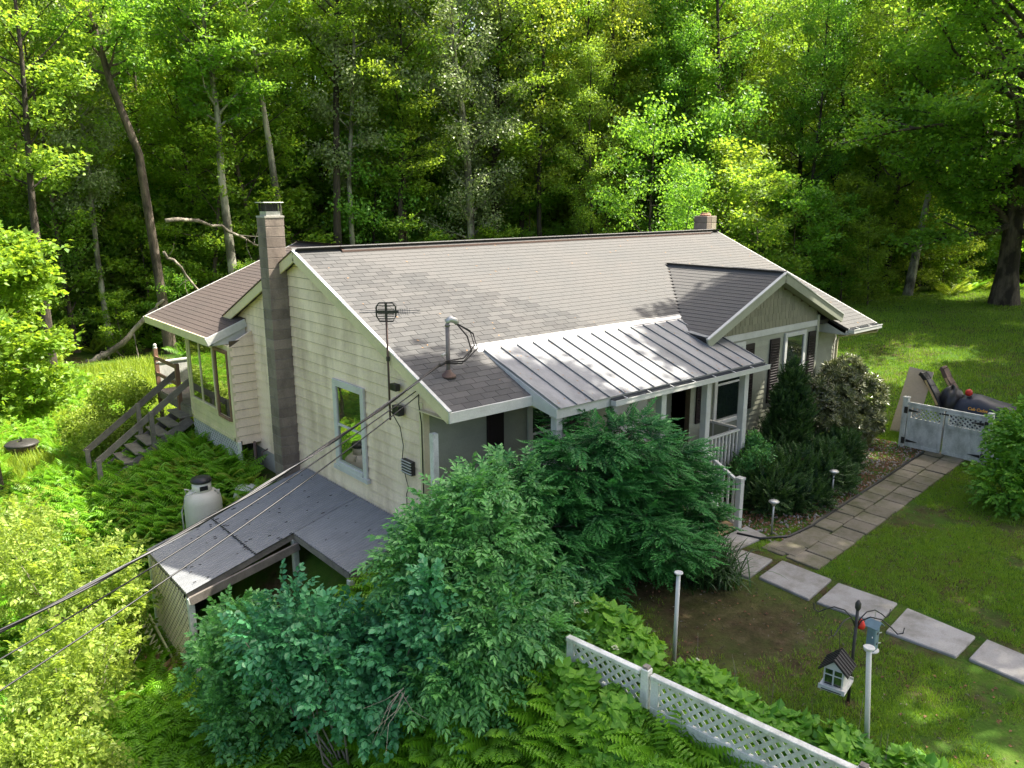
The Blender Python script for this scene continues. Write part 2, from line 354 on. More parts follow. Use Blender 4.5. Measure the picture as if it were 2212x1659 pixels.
# main front slope
d1=slab_roof('front_roof',[(0,0,0),(6.7,0,0),(6.7,.47,.2018),(11.96,.47,.2018),(11.96,0,0),(L,0,0),(L,YR,ZR),(0,YR,ZR)],(0,-m_,1),.13)
def iv_front(s):
    y=s*cs; out=[]
    if y<1.27:                       # beneath the porch roof and the cross gable
        out.append((0.0,1.62+ (0 if y<1.27 else 0)))
        xr=9.3+ (1.5-.4294*y)/.433
        out.append((11.96,L))
        return out
    if y<3.49:
        hw=(1.5-.4294*y)/.433
        return [(0,9.3-hw),(9.3+hw,L)]
    return [(0,L)]
shingles('front',(0,0,0),(1,0,0),(0,cs,m_*cs),iv_front,FS-.02,M['shingle'],d1,seed=1)
# main back slope (little seen)
d2=slab_roof('back_roof',[(0,YR,ZR),(L,YR,ZR),(L,2*YR,0),(3,2*YR,0),(0,8.95,.48)],(0,m_,1),.13)
shingles('back',(0,2*YR,0),(1,0,0),(0,-cs,m_*cs),lambda s:[(0 if s>1.25 else 3,L)],FS-.02,M['shingle'],d2,seed=2)
# wing (slope facing -X)
WS=.40; wc=1/math.sqrt(1+WS*WS); XE,ZE=-.77,.16
def wz(x): return ZE+WS*(x-XE)
d3=slab_roof('wing_roof',[(XE,8.02,ZE),(XE,12.49,ZE),(3.6,12.49,wz(3.6)),(3.6,5.6,wz(3.6)),(0,8.95,wz(0)),(XW,8.0,wz(XW))][:4]+[(0.0,8.95,wz(0)),(0.10,8.9,wz(.1)),(.10,8.02,wz(.1))],(-WS,0,1),.13)
def iv_wing(s):
    x=XE+s*wc
    ylo=8.02 if x<.1 else YR+(ZR-wz(x))/m_-.02
    return [(8.02-8.02+ylo-8.02,12.49-8.02)]
shingles('wing',(XE,8.02,ZE),(0,1,0),(wc,0,WS*wc),iv_wing,(3.6-XE)/wc,M['shingle_brown'],d3,seed=3)
d4=slab_roof('wing_back_roof',[(3.6,12.49,wz(3.6)),(8,12.49,.15),(8,9.7,.15),(3.6,5.6,wz(3.6))],(WS,0,1),.13)
shingles('wingb',(8,12.49,.15),(0,-1,0),(-wc,0,WS*wc),lambda s:[(0,2.8+s*.85)],4.4/wc,M['shingle_brown'],d4,seed=4)
# cross gable slopes
GX,GZ,GYF=9.3,1.50,.2; gs=.433; gc=1/math.sqrt(1+gs*gs)
def gz(x): return GZ-gs*abs(x-GX)
for sg,nm in((-1,'gable_roof_left'),(1,'gable_roof_right')):
    xf=GX+sg*2.7
    dd=slab_roof(nm,[(GX,GYF,GZ),(GX,3.5,GZ),(xf,.78,gz(xf)),(xf,GYF,gz(xf))],(sg*gs,0,1),.12)
    def iv_g(s,sg=sg):
        x=xf-sg*s*gc; yv=gz(x)/m_+.0
        return [(0,max(.1,yv-GYF))] 
    shingles(nm,(xf,GYF,gz(xf)),(0,1,0),(-sg*gc,0,gs*gc),iv_g,2.7/gc,M['shingle'],dd,seed=5+sg)
flush_roofs()
# ridge vent, hip caps, valley flashing
hp(MB().prism([(.95,YR-.16,ZR-.055),(.95,YR-.16,ZR-.02),(.95,YR,ZR+.055),(.95,YR+.16,ZR-.02),(.95,YR+.16,ZR-.055)],(12.0,0,0)),'ridge_vent',M['rust'])
caps=MB()
for i in range(43):
    x=1.0+i*.28; caps.prism([(x,YR-.15,ZR-.012),(x,YR,ZR+.066),(x,YR+.15,ZR-.012),(x,YR,ZR+.058)],(.27,0,.0))
hp(caps,'ridge_caps',M['shingle'],kind='stuff')
for x0,x1 in((0,.95),(12.95,L)):
    hp(MB().prism([(x0,YR-.15,ZR-.055),(x0,YR,ZR+.012),(x0,YR+.15,ZR-.055),(x0,YR,ZR-.0)],(x1-x0,0,0)),'ridge_cap',M['shingle'])
hp(MB().prism([(GX-.13,GYF,GZ-.05),(GX,GYF,GZ+.018),(GX+.13,GYF,GZ-.05),(GX,GYF,GZ)],(0,3.2,0)),'ridge_cap',M['shingle'])
hp(MB().prism([(3.6-.14,5.7,wz(3.6)-.05),(3.6,5.7,wz(3.6)+.02),(3.74,5.7,wz(3.6)-.05),(3.6,5.7,wz(3.6))],(0,6.85,0)),'ridge_cap',M['shingle_brown'])
# fascias
fs=lambda a,b,w=.03,h=.17,mat=None,nm='fascia_board':hp(MB().beam(a,b,w,h),nm,mat or M['white'],bev=.004)
o=.10
fs((-.018,0.0,-o),(-.018,YR,ZR-o),.035,.19,M['cream_clean'],'rake_board')
fs((-.018,YR,ZR-o),(-.018,8.96,ZR-(8.96-YR)*m_-o),.035,.19,M['cream_clean'],'rake_board')
hp(MB().beam((-.022,-.03,.015),(-.022,YR,ZR+.015),.06,.022),'drip_edge',M['white'])
hp(MB().beam((-.022,YR,ZR+.015),(-.022,9.0,.48),.06,.022),'drip_edge',M['rust'])
fs((-.04,-.018,-.085),(1.66,-.018,-.085),.034,.17,M['white'])
fs((12.0,-.018,-.085),(L,-.018,-.085),.034,.15,M['white'])
fs((L+.018,0,-o),(L+.018,YR,ZR-o),.035,.19,M['white'],'rake_board'); fs((L+.018,YR,ZR-o),(L+.018,2*YR,-o),.035,.19,M['white'],'rake_board')
fs((XE-.018,8.0,ZE-.075),(XE-.018,12.5,ZE-.075),.034,.18,M['cream_clean'])
fs((XE-.03,8.0,ZE-.09),(.12,8.0,wz(.12)-.09),.034,.18,M['white'],'rake_board')
fs((XE-.03,12.51,ZE-.09),(3.6,12.51,wz(3.6)-.09),.034,.18,M['white'],'rake_board'); fs((3.6,12.51,wz(3.6)-.09),(8,12.51,.06),.034,.18,M['white'],'rake_board')
hp(MB().prism([(XE+.10,8.02,-.02),(.10,8.02,-.02),(.10,8.02,wz(.1)-.16),(XE+.2,8.02,ZE-.08)],(0,.04,0)),'gable_return',M['white'])
for sg in(-1,1):
    fs((GX,GYF-.02,GZ-.10),(GX+sg*2.72,GYF-.02,gz(GX+2.72)-.10),.04,.19,M['sage'],'rake_board')
    hp(MB().beam((GX,GYF-.025,GZ+.012),(GX+sg*2.74,GYF-.025,gz(GX+2.74)+.012),.07,.022),'drip_edge',M['white'])
# soffits
hp(MB().box(0.02,1.65,.0,YW,-.17,-.155),'soffit',M['cream_clean'])
hp(MB().box(XE+.02,-.42,8.06,10.6,-.035,-.02),'soffit',M['white'])
hp(MB().box(XE+.02,7.9,10.6,12.47,-.035,-.02),'soffit',M['white'])
hp(MB().box(11.96,L,.0,YW,-.17,-.155),'soffit',M['white'])
# soffit of the cross gable rake
hp(MB().prism([(GX,GYF,GZ-.17),(GX+2.66,GYF,gz(GX+2.66)-.17),(GX+2.66,.46,gz(GX+2.66)-.17),(GX,.46,GZ-.17)],(0,0,-.012)),'soffit',M['sage'])
hp(MB().prism([(GX,GYF,GZ-.17),(GX-2.66,GYF,gz(GX+2.66)-.17),(GX-2.66,.46,gz(GX+2.66)-.17),(GX,.46,GZ-.17)],(0,0,-.012)),'soffit',M['sage'])
# eave end boxes facing -X (triangle panels)
hp(MB().prism([(11.96,.93,.33),(11.96,0,-.07),(11.96,.0,-.16),(11.96,.93,-.16)],(.03,0,0)),'gable_return',M['white'])
# closed triangle at the left gable front foot
hp(MB().prism([(XW-.02,.94,.20),(XW-.02,.06,-.16),(XW-.02,.94,-.16)],(.02,0,0)),'gable_return',M['cream'])

# siding: boards clipped to a polygon in a vertical plane
def clip_interval(poly,z):
    xs=[]
    for i in range(len(poly)):
        (a,za),(b,zb)=poly[i],poly[(i+1)%len(poly)]
        if (za-z)*(zb-z)<0: xs.append(a+(b-a)*(z-za)/(zb-za))
    xs.sort(); return [(xs[i],xs[i+1]) for i in range(0,len(xs)-1,2)]
def siding(wall,axis,pos,sgn,poly,z0,z1,e,mat,out=.016,name='siding_board',gap=.006):
    n=int(round((z1-z0)/e)); 
    for i in range(n):
        zb=z0+i*e+gap; zt=z0+(i+1)*e+.004
        A=clip_interval(poly,zb+.002); B=clip_interval(poly,zt-.002)
        if not A: continue
        if not B or len(B)!=len(A): B=clip_interval(poly,zb+e*.6) 
        if not B or len(B)!=len(A): B=[((a+b)/2-.02,(a+b)/2+.02) for a,b in A]
        for (a0,a1),(b0,b1) in zip(A,B):
            b0_,b1_=b0,b1
            if axis=='x':
                P=[(pos,a0,zb),(pos+sgn*out,a0,zb),(pos+sgn*out,a1,zb),(pos,a1,zb),(pos,b0_,zt),(pos+sgn*.003,b0_,zt),(pos+sgn*.003,b1_,zt),(pos,b1_,zt)]
            else:
                P=[(a0,pos,zb),(a0,pos+sgn*out,zb),(a1,pos+sgn*out,zb),(a1,pos,zb),(b0_,pos,zt),(b0_,pos+sgn*.003,zt),(b1_,pos+sgn*.003,zt),(b1_,pos,zt)]
            MB().hexa(P).part(name,mat,wall)
def wallslab(name,axis,pos,sgn,poly,mat,th=.12,parent=HOUSE):
    if axis=='x': return MB().prism([(pos,a,z) for a,z in poly],(-sgn*th,0,0)).part(name,mat,parent)
    return MB().prism([(a,pos,z) for a,z in poly],(0,-sgn*th,0)).part(name,mat,parent)
# gable wall (x=XW facing -X)
gp=[(YW,-2.45),(8.6,-2.45),(8.6,ZR-(8.6-YR)*m_-.13),(YR,ZR-.13),(YW,YW*m_-.13)]
gw=wallslab('gable_wall','x',XW,-1,gp,M['joint'])
siding(gw,'x',XW,-1,gp,-2.45,2.16,.204,M['cream'],.022,gap=.016)
hp(MB().box(XW-.0,XW+.12,YW,8.6,-5.2,-2.45),'foundation',M['concrete'])
hp(MB().box(XW-.03,XW+.10,YW-.03,YW+.09,-3.3,-.06),'corner_board',M['cream_clean'],bev=.006)
# front wall (facing -Y), behind porch
fpoly=[(XW,-2.5),(6.45,-2.5),(6.45,.1),(XW,.1)]
fwall=wallslab('front_wall','y',YW,-1,fpoly,M['joint']); siding(fwall,'y',YW,-1,fpoly,-2.5,.1,.13,M['sage'],.014)
hp(MB().box(XW,L-.2,YW,YW+.1,-3.2,-2.5),'foundation',M['concrete'])
bp=[(6.45,-2.62),(11.3,-2.62),(11.3,gz(11.3)-.17),(GX,GZ-.17),(6.45,gz(6.45)-.17)]
bw=wallslab('gable_front_wall','y',.45,-1,bp,M['joint'])
lap=[(6.45,-2.62),(11.3,-2.62),(11.3,.10),(6.45,.10)]
siding(bw,'y',.45,-1,lap,-2.62,.10,.113,M['sage'],.013)
hp(MB().box(6.45,11.3,.45,.55,-3.1,-2.62),'foundation',M['concrete'])
hp(MB().box(6.5,11.3,.405,.448,.10,.24),'frieze_board',M['white'],bev=.004)
# shakes in the gable, individually
zz=.24;row=0
shk=[]
while zz<1.33:
    A=clip_interval([(6.9,.24),(11.3,.24),(11.3,gz(11.3)-.17),(GX,GZ-.17),(7.3,gz(7.3)-.17)],zz+.09)
    for a0,a1 in A:
        x=a0-(row%2)*.07
        while x<a1:
            wd=rng.uniform(.10,.19); l,r=max(x,a0),min(x+wd-.006,a1)
            if r-l>.02:
                MB().hexa([(l,.45,zz),(l,.428-rng.uniform(0,.005),zz),(r,.43,zz),(r,.45,zz),(l,.45,zz+.17),(l,.444,zz+.17),(r,.444,zz+.17),(r,.45,zz+.17)]).part('shake',M['sage_shake'],bw)
            x+=wd
    zz+=.165;row+=1
hp(MB().box(11.3-.05,11.3+.05,.40,.50,-2.62,.36),'corner_board',M['sage'])
hp(MB().box(11.2,11.3,.5,YW,-2.62,.3),'side_wall',M['sage'])
rp=[(11.32,-2.6),(13.2,-2.6),(13.2,-.14),(11.32,-.14)]
rw=wallslab('front_wall_right','y',YW,-1,rp,M['joint']); siding(rw,'y',YW,-1,rp,-2.6,-.14,.113,M['sage'],.013)
hp(MB().box(13.16,13.24,YW-.02,YW+.06,-2.6,-.14),'corner_board',M['white'])
hp(MB().box(13.08,13.2,YW+.1,9.9,-3.2,-.1),'end_wall',M['sage'])
hp(MB().prism([(13.2,YW,-.1),(13.2,9.1,-.1),(13.2,9.1,.25),(13.2,YR,ZR-.14),(13.2,YW,.25)],(-.1,0,0)),'end_gable',M['sage'])
hp(MB().box(3,13.2,9.7,9.82,-3.3,0),'back_wall',M['sage'])
# wing walls
wx=-.42
hp(MB().box(wx,wx+.1,7.7,10.56,-2.13,-1.66),'apron_wall',M['cream_clean'])
hp(MB().box(wx,wx+.1,7.7,10.56,-.14,-.03),'window_header',M['cream_clean'])
for i in range(3):
    hp(MB().box(wx-.012,wx,7.7,10.56,-2.13+i*.158,-2.13+i*.158+.15),'siding_board',M['cream_clean'])
hp(MB().prism([(wx+.0,7.7,-2.3),(XW,7.7,-2.3),(XW,7.7,.3),(wx,7.7,.0)],(0,.06,0)),'wing_side_wall',M['cream'])
wsw=hp(MB().box(wx,XW,7.68,7.70,-2.3,.1),'wing_side_panel',M['joint']); siding(wsw,'y',7.68,-1,[(wx,-2.3),(XW,-2.3),(XW,.15),(wx,-.02)],-2.3,.14,.204,M['cream'],.022,gap=.016)
hp(MB().box(wx,3.5,10.5,10.56,-2.2,-.03),'wing_back_wall',M['cream_clean'])
for y in(7.72,10.50): hp(MB().box(wx-.03,wx+.05,y-.05,y+.05,-2.2,-.03),'corner_board',M['cream_clean'],bev=.004)
hp(MB().box(wx-.03,wx+.06,7.7,10.56,-2.2,-2.12),'sill_beam',M['cream_clean'])
# windows ------------------------------------------------------------
def window(axis,pos,sgn,a0,a1,z0,z1,mat,glass,fw_=.09,dbl=True,label=None,ins=.0,slide=None,thick=.045,rail=.5):
    def bx(p0,p1,q0,q1,zz0,zz1,mb=None):
        mb=mb or MB(); lo,hi=sorted((pos+sgn*p0,pos+sgn*p1))
        return mb.box(lo,hi,q0,q1,zz0,zz1) if axis=='x' else mb.box(q0,q1,lo,hi,zz0,zz1)
    f=MB()
    bx(.0,thick,a0,a0+fw_,z0,z1,f); bx(0,thick,a1-fw_,a1,z0,z1,f); bx(0,thick+.004,a0+fw_,a1-fw_,z1-fw_,z1,f); bx(0,thick+.02,a0+fw_,a1-fw_,z0,z0+fw_*.8,f)
    fo=f.part('window',mat,HOUSE,bev=.004,label=label)
    i0,i1,j0,j1=a0+fw_,a1-fw_,z0+fw_*.8,z1-fw_
    if slide is not None:
        cuts=[i0]+slide+[i1]
        for k in range(len(cuts)-1):
            bx(.0,.02+.006*k,cuts[k]+.015,cuts[k+1]-.015,j0+.02,j1-.02).part('pane',glass,fo)
            if k: bx(0,.038,cuts[k]-.025,cuts[k]+.025,j0,j1).part('mullion',mat,fo)
    elif dbl:
        zm=j0+(j1-j0)*rail
        bx(0,.018,i0,i1,zm,j1).part('pane',glass,fo); bx(0,.010,i0,i1,j0,zm).part('pane',glass,fo)
        bx(0,.034,i0,i1,zm-.02,zm+.02).part('meeting_rail',M['white'],fo)
        s=MB(); 
        for q in(i0,i1-.025): bx(0,.026,q,q+.025,j0,zm-.02,s)
        bx(0,.026,i0+.025,i1-.025,j0,j0+.035,s); s.part('sash',M['galv'],fo)
    return fo
W1=window('x',XW-.020,-1,2.76,3.92,-1.87,-.15,M['white'],M['glass'],.13,label='white framed double hung window in the cream gable wall')
hp(MB().box(XW-.09,XW-.016,2.70,3.98,-1.93,-1.85),'window_sill',M['white'])
window('x',wx,-1,8.69,10.34,-1.66,-.14,M['cream_clean'],M['glass'],.05,slide=[9.62],label='sliding sunroom window of two panes')
window('x',wx,-1,7.80,8.62,-1.76,-.14,M['redwood'],M['glass'],.07,slide=[],dbl=False,label='brown framed sunroom window at the corner')
for a0,a1,l in((9.86,10.78,'white trimmed double hung window between dark shutters'),(7.22,8.27,'white trimmed window at the end of the porch')):
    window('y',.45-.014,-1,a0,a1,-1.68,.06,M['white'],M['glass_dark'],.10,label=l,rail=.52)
for a0,a1 in((9.28,9.66),(10.93,11.24),(8.30,8.64),(6.62,6.90)):
    sh=MB().box(a0,a1,.40,.436,-1.52,-.02); s_=hp(sh,'shutter',M['shutter'],bev=.004)
    for k in range(22):
        z=-1.44+k*.062; MB().beam((a0+.04,.397,z),(a1-.04,.397,z),.012,.030,(0,-.6,1)).part('louvre',M['shutter'],s_)
# windows and door on the front wall under the eave
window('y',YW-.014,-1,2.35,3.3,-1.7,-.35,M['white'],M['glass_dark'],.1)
hp(MB().box(1.42,1.78,.89,.926,-1.7,-.35),'shutter',M['shutter'])
hp(MB().box(3.36,3.66,.89,.926,-1.7,-.35),'shutter',M['shutter'])
dr=hp(MB().box(4.7,5.6,.88,.926,-2.42,-.38),'door',M['white'],bev=.006); MB().lathe([(.02,0),(.03,.02),(.02,.04)],(4.8,.86,-1.4)).part('handle',M['galv'],dr)

# porch -------------------------------------------------------------
PX0,PX1=1.65,7.34; PT,PB=(1.27,.555),(-.62,-.10)
ps=(PT[1]-PB[1])/(PT[0]-PB[0]); pn=np.array([0,-ps,1.]); pn/=np.linalg.norm(pn)
proof=hp(MB().prism([(PX0,PT[0],PT[1]),(PX1,PT[0],PT[1]),(PX1,PB[0],PB[1]),(PX0,PB[0],PB[1])],-pn*.10),'porch_roof',M['white'])
npan=15; pw_=(PX1-PX0)/npan
for i in range(npan):
    x0=PX0+i*pw_; 
    MB().prism([np.array(p)+pn*.004 for p in((x0+.006,PT[0],PT[1]),(x0+pw_-.006,PT[0],PT[1]),(x0+pw_-.006,PB[0]-.03,PB[1]-.01),(x0+.006,PB[0]-.03,PB[1]-.01))],pn*.006).part('roof_panel',M['tin'],proof)
for i in range(npan+1):
    x0=PX0+i*pw_
    MB().beam(np.array((x0,PT[0],PT[1]))+pn*.02,np.array((x0,PB[0]-.03,PB[1]-.01))+pn*.02,.022,.032,pn).part('roof_seam',M['tin'],proof)
hp(MB().beam((PX0-.12,PT[0]+.10,PT[1]+.035),(PX1+.2,PT[0]+.10,PT[1]+.035),.24,.012,(0,-m_,1)),'flashing_strip',M['galv'])
hp(MB().prism([(7.0,.78,.37),(7.5,.72,.42),(7.45,.22,.42),(6.55,.22,.36),(6.62,.78,.40)],(0,0,.012)),'flashing_strip',M['tin'])
hp(MB().prism([(PX0-.012,PT[0],PT[1]-.01),(PX0-.012,PB[0],PB[1]-.01),(PX0-.012,PB[0],PB[1]-.17),(PX0-.012,.0,-.16),(PX0-.012,PT[0],PT[1]-.05)],(-.02,0,0)),'porch_rake_board',M['white'])
hp(MB().prism([(PX1+.012,PT[0],PT[1]-.01),(PX1+.012,PB[0],PB[1]-.01),(PX1+.012,PB[0],PB[1]-.17),(PX1+.012,.0,-.16),(PX1+.012,PT[0],PT[1]-.05)],(.02,0,0)),'porch_rake_board',M['white'])
hp(MB().box(PX0,PX1,-.60,-.56,-.28,-.12),'porch_fascia',M['white'])
hp(MB().box(PX0+.1,PX1-.1,-.56,YW,-.245,-.225),'porch_ceiling',M['cream_clean'])
rq=np.random.default_rng(12); lb=MB()
for _ in range(110):
    x=rq.uniform(PX0+.1,PX1-.1); y=PB[0]+.02+(PT[0]-PB[0])*rq.uniform(0,1)**1.6; z=PT[1]-ps*(PT[0]-y)+.014; a=rq.uniform(0,6.28); l=rq.uniform(.012,.03)
    d=np.array((math.cos(a),math.sin(a),ps*math.sin(a)))*l; e=np.array((-math.sin(a),math.cos(a),ps*math.cos(a)))*l*.5; c=np.array((x,y,z)); lb.add([c-d,c+e,c+d,c-e],[(0,1,2,3)])
for _ in range(90):
    x=rq.uniform(.1,13.2); y=rq.uniform(.05,4.9); 
    if y<1.3 and 1.6<x<12: continue
    z=y*m_+.014; a=rq.uniform(0,6.28); l=rq.uniform(.012,.03); d=np.array((math.cos(a),math.sin(a),m_*math.sin(a)))*l; e=np.array((-math.sin(a),math.cos(a),m_*math.cos(a)))*l*.5; c=np.array((x,y,z)); lb.add([c-d,c+e,c+d,c-e],[(0,1,2,3)])
hp(lb,'roof_leaves',M['log'],kind='stuff')
# gutter, open trough with straps
def gutter(x0,x1,y,z,nm='gutter'):
    g=MB(); w_,h_=.12,.09
    g.box(x0,x1,y-w_,y,z-h_,z-h_+.006); g.box(x0,x1,y-w_-.006,y-w_+.004,z-h_,z+.006); g.box(x0,x0+.006,y-w_,y,z-h_,z); g.box(x1-.006,x1,y-w_,y,z-h_,z)
    go=hp(g,nm,M['white'],bev=.003)
    MB().box(x0+.01,x1-.01,y-w_+.006,y-.002,z-h_+.008,z-h_+.02).part('gutter_lining',M['gutterin'],go)
    MB().box(x0+.01,x1-.01,y-.012,y-.002,z-h_+.021,z+.03).part('gutter_back',M['gutterin'],go)
    MB().box(x0-.01,x1+.01,y-w_-.014,y-w_-.004,z-.006,z+.012).part('gutter_lip',M['white'],go)
    x=x0+.3
    while x<x1: MB().beam((x,y-w_,z+.006),(x,y-.01,z+.03),.02,.006).part('gutter_strap',M['white'],go); x+=.62
gutter(PX0+1.2,PX1+.1,-.625,-.165)
gutter(12.0,L+.02,-.035,-.03)
# downspout at the right end
hp(MB().tube([(13.36,-.10,-.12),(13.36,-.08,-.2),(13.18,.82,-.42),(13.16,.86,-.55),(13.16,.86,-2.6),(13.0,.6,-2.75)],.038,8),'downspout',M['cream_clean'],smooth=True)
# posts, floor, rails
FLZ=-2.42
for x in(1.78,3.1,4.4,5.75,7.0):
    p=hp(MB().box(x-.07,x+.07,-.52,-.38,FLZ,-.26),'porch_post',M['white'],bev=.008)
hp(MB().box(1.7,7.1,-.54,-.36,-.30,-.245),'porch_beam',M['white'])
fl=hp(MB().box(.6,7.1,-.52,.42,FLZ-.16,FLZ-.03),'porch_floor',M['wood_tan'])
for i in range(9): MB().box(.6,7.1,-.53+i*.105,-.53+i*.105+.098,FLZ-.03,FLZ).part('floor_board',M['wood_tan'],fl)
for x in(1.0,2.5,4.2,5.6,7.0): hp(MB().box(x-.06,x+.06,-.5,-.38,-2.95,FLZ-.16),'pier',M['white'])
def railing(a,b,z0,z1,nb,mat,nm='railing',w_=.07,par=HOUSE,bw_=.035):
    a=np.array(a,float);b=np.array(b,float)
    r_=MB().beam((*a[:2],a[2]+z1),(*b[:2],b[2]+z1),w_,.045).part(nm,mat,par,bev=.005)
    MB().beam((*a[:2],a[2]+z0),(*b[:2],b[2]+z0),w_*.7,.05).part('bottom_rail',mat,r_)
    for i in range(nb):
        p=a+(b-a)*((i+.5)/nb); MB().box(p[0]-bw_/2,p[0]+bw_/2,p[1]-bw_/2,p[1]+bw_/2,p[2]+z0+.02,p[2]+z1-.02).part('baluster',mat,r_)
    return r_
railing((5.83,-.45,FLZ),(6.92,-.45,FLZ),.08,.92,9,M['white'])
railing((1.85,-.45,FLZ),(4.33,-.45,FLZ),.08,.92,19,M['white'])
railing((7.0,-.38,FLZ),(7.0,.42,FLZ),.55,.92,2,M['white'])
hp(MB().box(6.985,7.015,-.36,.42,FLZ+.55,FLZ+.88),'rail_panel',M['sage'])
# steps down to the path, newel and slanted rails
for i,(z,y) in enumerate(((-2.56,-.80),(-2.71,-1.10),(-2.84,-1.40))):
    hp(MB().box(4.42,5.46,y-.16,y+.15,z-.04,z),'step',M['wood_tan'],bev=.006)
    hp(MB().box(4.46,5.42,y+.10,y+.125,z-.14 if i<2 else z-.08,z-.04),'riser',M['white'])
for x in(5.40,):
    nw=hp(MB().box(x-.055,x+.055,-1.61,-1.50,-2.93,-1.92),'newel_post',M['white'],bev=.006)
    MB().box(x-.07,x+.07,-1.625,-1.485,-1.92,-1.88).part('newel_cap',M['white'],nw)
    a=np.array((x,-.55,-2.42)); b=np.array((x,-1.48,-2.90))
    railing(a,b,.10,.94,8,M['white'],'stair_railing')
hp(MB().box(4.45,4.55,-1.60,-1.50,-2.93,-1.95),'newel_post',M['white'],bev=.006); railing((4.5,-.55,-2.42),(4.5,-1.48,-2.9),.1,.94,8,M['white'],'stair_railing')
hp(MB().box(-.02,.08,.45,.55,-3.2,-.45),'corner_post',M['white_old'])
# chimney of single blocks
CH=hp(MB().box(-.257,XW-.016,5.665,6.055,-3.9,2.76),'chimney',M['mortar'])
z=-3.9;k=0
while z<2.75:
    MB().box(-.262,XW-.012,5.66,6.06,z+.007,z+.196).part('block',M['block'],CH,bev=.004,smooth=False); z+=.2035;k+=1
MB().prism([(-.27,5.65,2.78),(.135,5.65,2.78),(.135,6.07,2.78),(-.27,6.07,2.78)],(0,0,.035)).part('chimney_crown',M['concrete'],CH)
MB().box(-.21,.08,5.71,6.01,2.815,2.90).part('flue',M['galv'],CH)
cg=MB()
for px in(-.21,.08):
    for py in(5.71,6.01): cg.box(px-.012,px+.012,py-.012,py+.012,2.9,3.06)
for i in range(7):
    t=-.21+i*.29/6
    cg.box(t-.004,t+.004,5.706,5.714,2.9,3.06); 
    cg.box(-.214,-.206,5.71+i*.05-.004,5.71+i*.05+.004,2.9,3.06)
cg.part('spark_guard',M['dark'],CH); MB().box(-.27,.14,5.65,6.07,3.06,3.075).part('chimney_cap',M['galv'],CH,bev=.004)
MB().box(-.18,.05,5.74,5.98,2.9,3.04).part('flue_liner',M['dark'],CH)
C2=hp(MB().box(13.45,13.89,5.42,5.86,-3,2.58),'chimney',M['mortar'],label='short chimney, lit side painted pale, at the far right end of the ridge')
z=1.37
while z<2.55:
    MB().box(13.43,13.665,5.40,5.88,z+.005,z+.2).part('block',M['block'],C2,bev=.008); MB().box(13.67,13.91,5.40,5.88,z+.005,z+.2).part('block',M['block_lit'],C2,bev=.008); z+=.2035  # left blocks darker, right ones paler: the sunlit side painted into the colour
MB().lathe([(.16,0),(.17,.05),(.14,.07),(.13,.10)],(13.67,5.64,2.58),12).part('flue',M['terracotta'],C2)
# vent louvre, boxes on gable wall
vt=hp(MB().box(XW-.10,XW-.018,1.2,1.5,-1.36,-1.12),'wall_vent',M['dark'],bev=.005)
for i in range(5): MB().beam((XW-.105,1.2,-1.33+i*.05),(XW-.105,1.5,-1.33+i*.05),.02,.012,(0,0,1)).part('slat',M['white'],vt)
# lattice under the sunroom
def lattice(x,y0,y1,z0f,z1f,mat,parent,axis='x',sp=.085,w_=.035,th=.008,each=False,nm='lattice'):
    mb=MB(); out=[]
    Lh=y1-y0; zt=max(z1f(y0),z1f(y1)); zb=min(z0f(y0),z0f(y1)); Hh=zt-zb
    for dirn in(1,-1):
        n=int((Lh+Hh)/ (sp*1.414))+2
        for i in range(n):
            c=i*sp*1.414
            # line: y=y0+c - t (dir 1) ; z=zb+t
            pts=[]
            for t in np.linspace(0,Hh,13):
                y=(y0+c-t) if dirn==1 else (y1-c+t)
                z=zb+t
                if y0<=y<=y1 and z0f(y)<=z<=z1f(y): pts.append((y,z))
            if len(pts)>=2:
                a,b=pts[0],pts[-1]; off=th*.52*dirn
                A=(x+off,a[0],a[1]) if axis=='x' else (a[0],x+off,a[1]); B=(x+off,b[0],b[1]) if axis=='x' else (b[0],x+off,b[1])
                upv=(1,0,0) if axis=='x' else (0,1,0)
                if each: MB().beam(A,B,w_,th,upv).part('slat',mat,parent)
                else: mb.beam(A,B,w_,th,upv)
    if not each: return mb.part(nm,mat,parent,kind='stuff')
lattice(wx,7.6,10.56,lambda y:-2.95-.25*(10.56-y)/3,lambda y:-2.2,M['white'],HOUSE)
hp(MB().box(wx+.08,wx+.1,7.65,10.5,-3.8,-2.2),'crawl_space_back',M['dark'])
hp(MB().box(wx-.02,wx+.04,7.55,7.63,-3.8,-2.2),'corner_post',M['white_old'])
hp(MB().tube([(-.12,7.45,-2.2),(-.12,7.45,-3.6)],.035,8),'drain_pipe',M['rust'],smooth=True)
hp(MB().tube([(XW-.06,7.2,-2.35),(XW-.2,7.2,-2.4),(XW-.2,7.2,-2.75),(XW-.3,7.6,-2.8)],.014,6),'gas_pipe',M['rust'],smooth=True)

